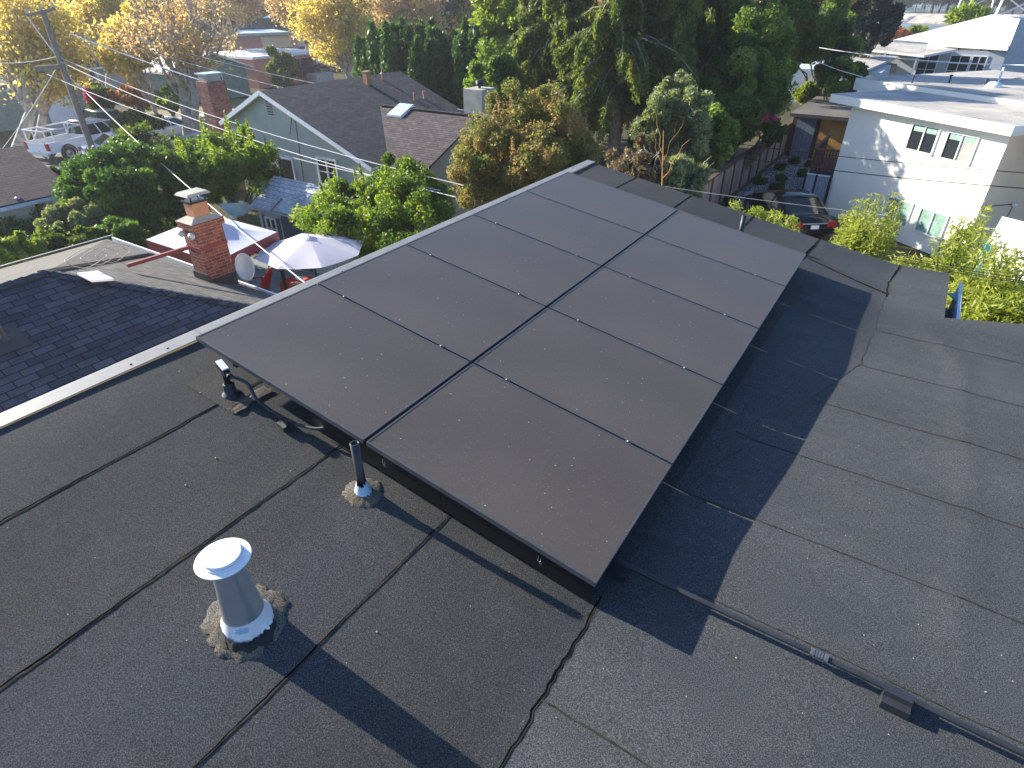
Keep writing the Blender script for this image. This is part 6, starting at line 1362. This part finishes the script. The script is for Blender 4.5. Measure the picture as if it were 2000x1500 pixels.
# ================================================================= UTILITY POLE AND WIRES
pb_ = PD(182, 296, 40.5); pt_ = PD(84, 25, 40.5); ptop = Vector((pb_.x, pb_.y, pt_.z))
up = thing('utility_pole', 'leaning grey wooden utility pole with cross arms in front of the pickup truck', 'utility pole', (pb_.x, pb_.y, 0))
g_ = Vector((pb_.x, pb_.y, 0)); top_ = Vector(pt_)
mb = MB(); mb.tube([g_, Vector(pb_), top_], [.17, .165, .12], 10); mb.build('pole', M_wood, up)
def on(px, py, D=40.5): return PD(px, py, D)
mb = MB(); a, b = on(52, 30), on(108, 17); mb.bar(a, b, .06, .06); mb.build('cross_arm', M_wood, up)
mb = MB(); a2_, b2x = on(68, 134), on(118, 130); mb.bar(a2_, b2x, .08, .1); mb.build('cross_arm', M_wood, up)
for q in ((54, 26), (104, 14), (80, 20)): p = on(*q); mb = MB(); mb.lathe(p, [(.05, 0), (.08, .05), (.05, .1), (.08, .14), (0, .2)], 8); mb.build('insulator', M_dishg, up)
def wire(label, pts, r, mat, sag=.0, name='overhead_cable'):
    P_ = [Vector(p) for p in pts]; out = []
    for a, b in zip(P_[:-1], P_[1:]):
        for i in range(14): s = i/14; out.append(a.lerp(b, s)-Vector((0, 0, 4*sag*s*(1-s))))
    out.append(P_[-1]); mb = MB(); mb.tube(out, r, 5, caps=False); return tag(mb.build(name, mat), label, 'overhead wire', 'overhead wires from the utility pole')
EDGE = PX(597, 554, -4.11)
wire('thick white service cable running from the pole past the chimney to our roof edge', [on(52, 30), on(118, 117)], .03, M_wire, .1)
wire('white service drop crossing in front of the round tree and brick chimney', [on(118, 117), on(151, 163), PD(601, 557, 13.4)], .017, M_wire, .3)
wire('heavy bright cable sweeping over the sage house gable', [on(137, 66, 44), PD(1000, 314, 27)], .03, M_wire, .5)
wire('bright wire from the pole over the sage wall to the green bush, upper one', [on(118, 113), PD(905, 362, 19)], .012, M_wire, .4)
wire('bright wire from the pole over the sage wall to the green bush, lower one', [on(118, 120), PD(890, 385, 18)], .014, M_wire, .5)
wire('pale wire leaving the lower cross arm beneath the other two', [on(92, 145), PD(860, 372, 19)], .012, M_wire, .5)
wire('thin grey wire over the brown roof past the skylight, upper one', [PD(150, 40, 52), PD(965, 224, 32)], .014, M_wire, .5)
wire('thin grey wire over the brown roof past the skylight, lower one', [PD(160, 56, 52), PD(900, 238, 30)], .013, M_wire, .5)
wire('short pale wire from the pole top toward the left plane tree', [on(112, 110), PD(-60, 118, 44)], .015, M_wire, .2)
wire('pale guy wire falling from the pole toward the purple roof', [on(115, 125), PD(5, 290, 42)], .013, M_wire, .1)
wire('upper wire crossing the white roofed house', [PD(1600, 93, 40), PD(2060, 128, 36)], .02, M_wire, .2)
wire('lower pair wire by the ladder toward the rear block', [PD(1600, 122, 45), PD(1685, 150, 44)], .02, M_wire, .05)
wire('dark wire crossing the cream wall above its lower windows', [PD(1380, 272, 24), PD(2060, 342, 22)], .011, M_wireb, .1)
wire('dark wire crossing the cream wall below its upper windows', [PD(1400, 300, 23), PD(2060, 372, 21)], .013, M_wireb, .12)
wire('thin pale wire passing over the black saloon car roof', [PD(1180, 345, 16), PD(1700, 416, 15), PD(2060, 455, 14)], .005, M_wireg, .05)
for k, dy in enumerate((0, 7, 13, 17)):
    wire(['topmost', 'second', 'third', 'lowest'][k]+' black cable of the bundle over the bamboo', [PD(1690, 488+dy*.5, 12), PD(2080, 548+dy, 10)], .0055 if k else .004, M_wireb, .03)
# ================================================================= WORLD, SUN, CAMERA
scn = bpy.context.scene
SAZ = math.radians(3.8); SEL = math.radians(23.2)
sdir = Vector((-math.cos(SEL)*math.cos(SAZ), -math.cos(SEL)*math.sin(SAZ), math.sin(SEL)))   # towards the sun
w = bpy.data.worlds.new('World'); scn.world = w; w.use_nodes = True; t = w.node_tree
for n in list(t.nodes): t.nodes.remove(n)
sky = t.nodes.new('ShaderNodeTexSky'); sky.sky_type = 'NISHITA'; sky.sun_disc = False
sky.sun_elevation = SEL; sky.sun_rotation = math.atan2(sdir.x, sdir.y)
sky.air_density = 1.0; sky.dust_density = .6; sky.ozone_density = 4.0
bg = t.nodes.new('ShaderNodeBackground'); bg.inputs[1].default_value = SKYS
wo = t.nodes.new('ShaderNodeOutputWorld'); t.links.new(mixc(t, 1.0, sky.outputs[0], (.86, .97, 1.12), 'MULTIPLY'), bg.inputs[0]); t.links.new(bg.outputs[0], wo.inputs[0])
sl = bpy.data.lights.new('sun', 'SUN'); sl.energy = SUNS; sl.angle = math.radians(.53); sl.color = (1, .925, .79)
so = bpy.data.objects.new('sun', sl); C.objects.link(so); so.rotation_euler = sdir.to_track_quat('Z', 'Y').to_euler(); so.location = (-30, -5, 30)
cam = bpy.data.cameras.new('camera'); co = bpy.data.objects.new('camera', cam); C.objects.link(co); scn.camera = co
cam.sensor_width = 36; cam.lens = 36*FPX/2000; cam.clip_start = .05; cam.clip_end = 9000
R = AX
co.matrix_world = Matrix(((R[0, 0], -R[0, 1], -R[0, 2], 0), (R[1, 0], -R[1, 1], -R[1, 2], 0), (R[2, 0], -R[2, 1], -R[2, 2], CAMZ), (0, 0, 0, 1)))
mb = MB(); mb.box(-1750, 1750, -300, 2150, -1.2, 72)
hz = struct(mb.build('haze', M_black), 'stuff'); hz.data.materials.clear()
m = bpy.data.materials.new('haze_air'); m.use_nodes = True; t = m.node_tree
for n in list(t.nodes): t.nodes.remove(n)
pvv = t.nodes.new('ShaderNodeVolumePrincipled'); pvv.inputs['Color'].default_value = (.92, .95, 1, 1); pvv.inputs['Density'].default_value = HAZE; pvv.inputs['Anisotropy'].default_value = .45
ou = t.nodes.new('ShaderNodeOutputMaterial'); t.links.new(pvv.outputs[0], ou.inputs['Volume']); hz.data.materials.append(m)
scn.view_settings.view_transform = 'Standard'; scn.view_settings.look = 'None'; scn.view_settings.exposure = EXPO; scn.view_settings.gamma = 1
scn.render.resolution_x = 1024; scn.render.resolution_y = 768
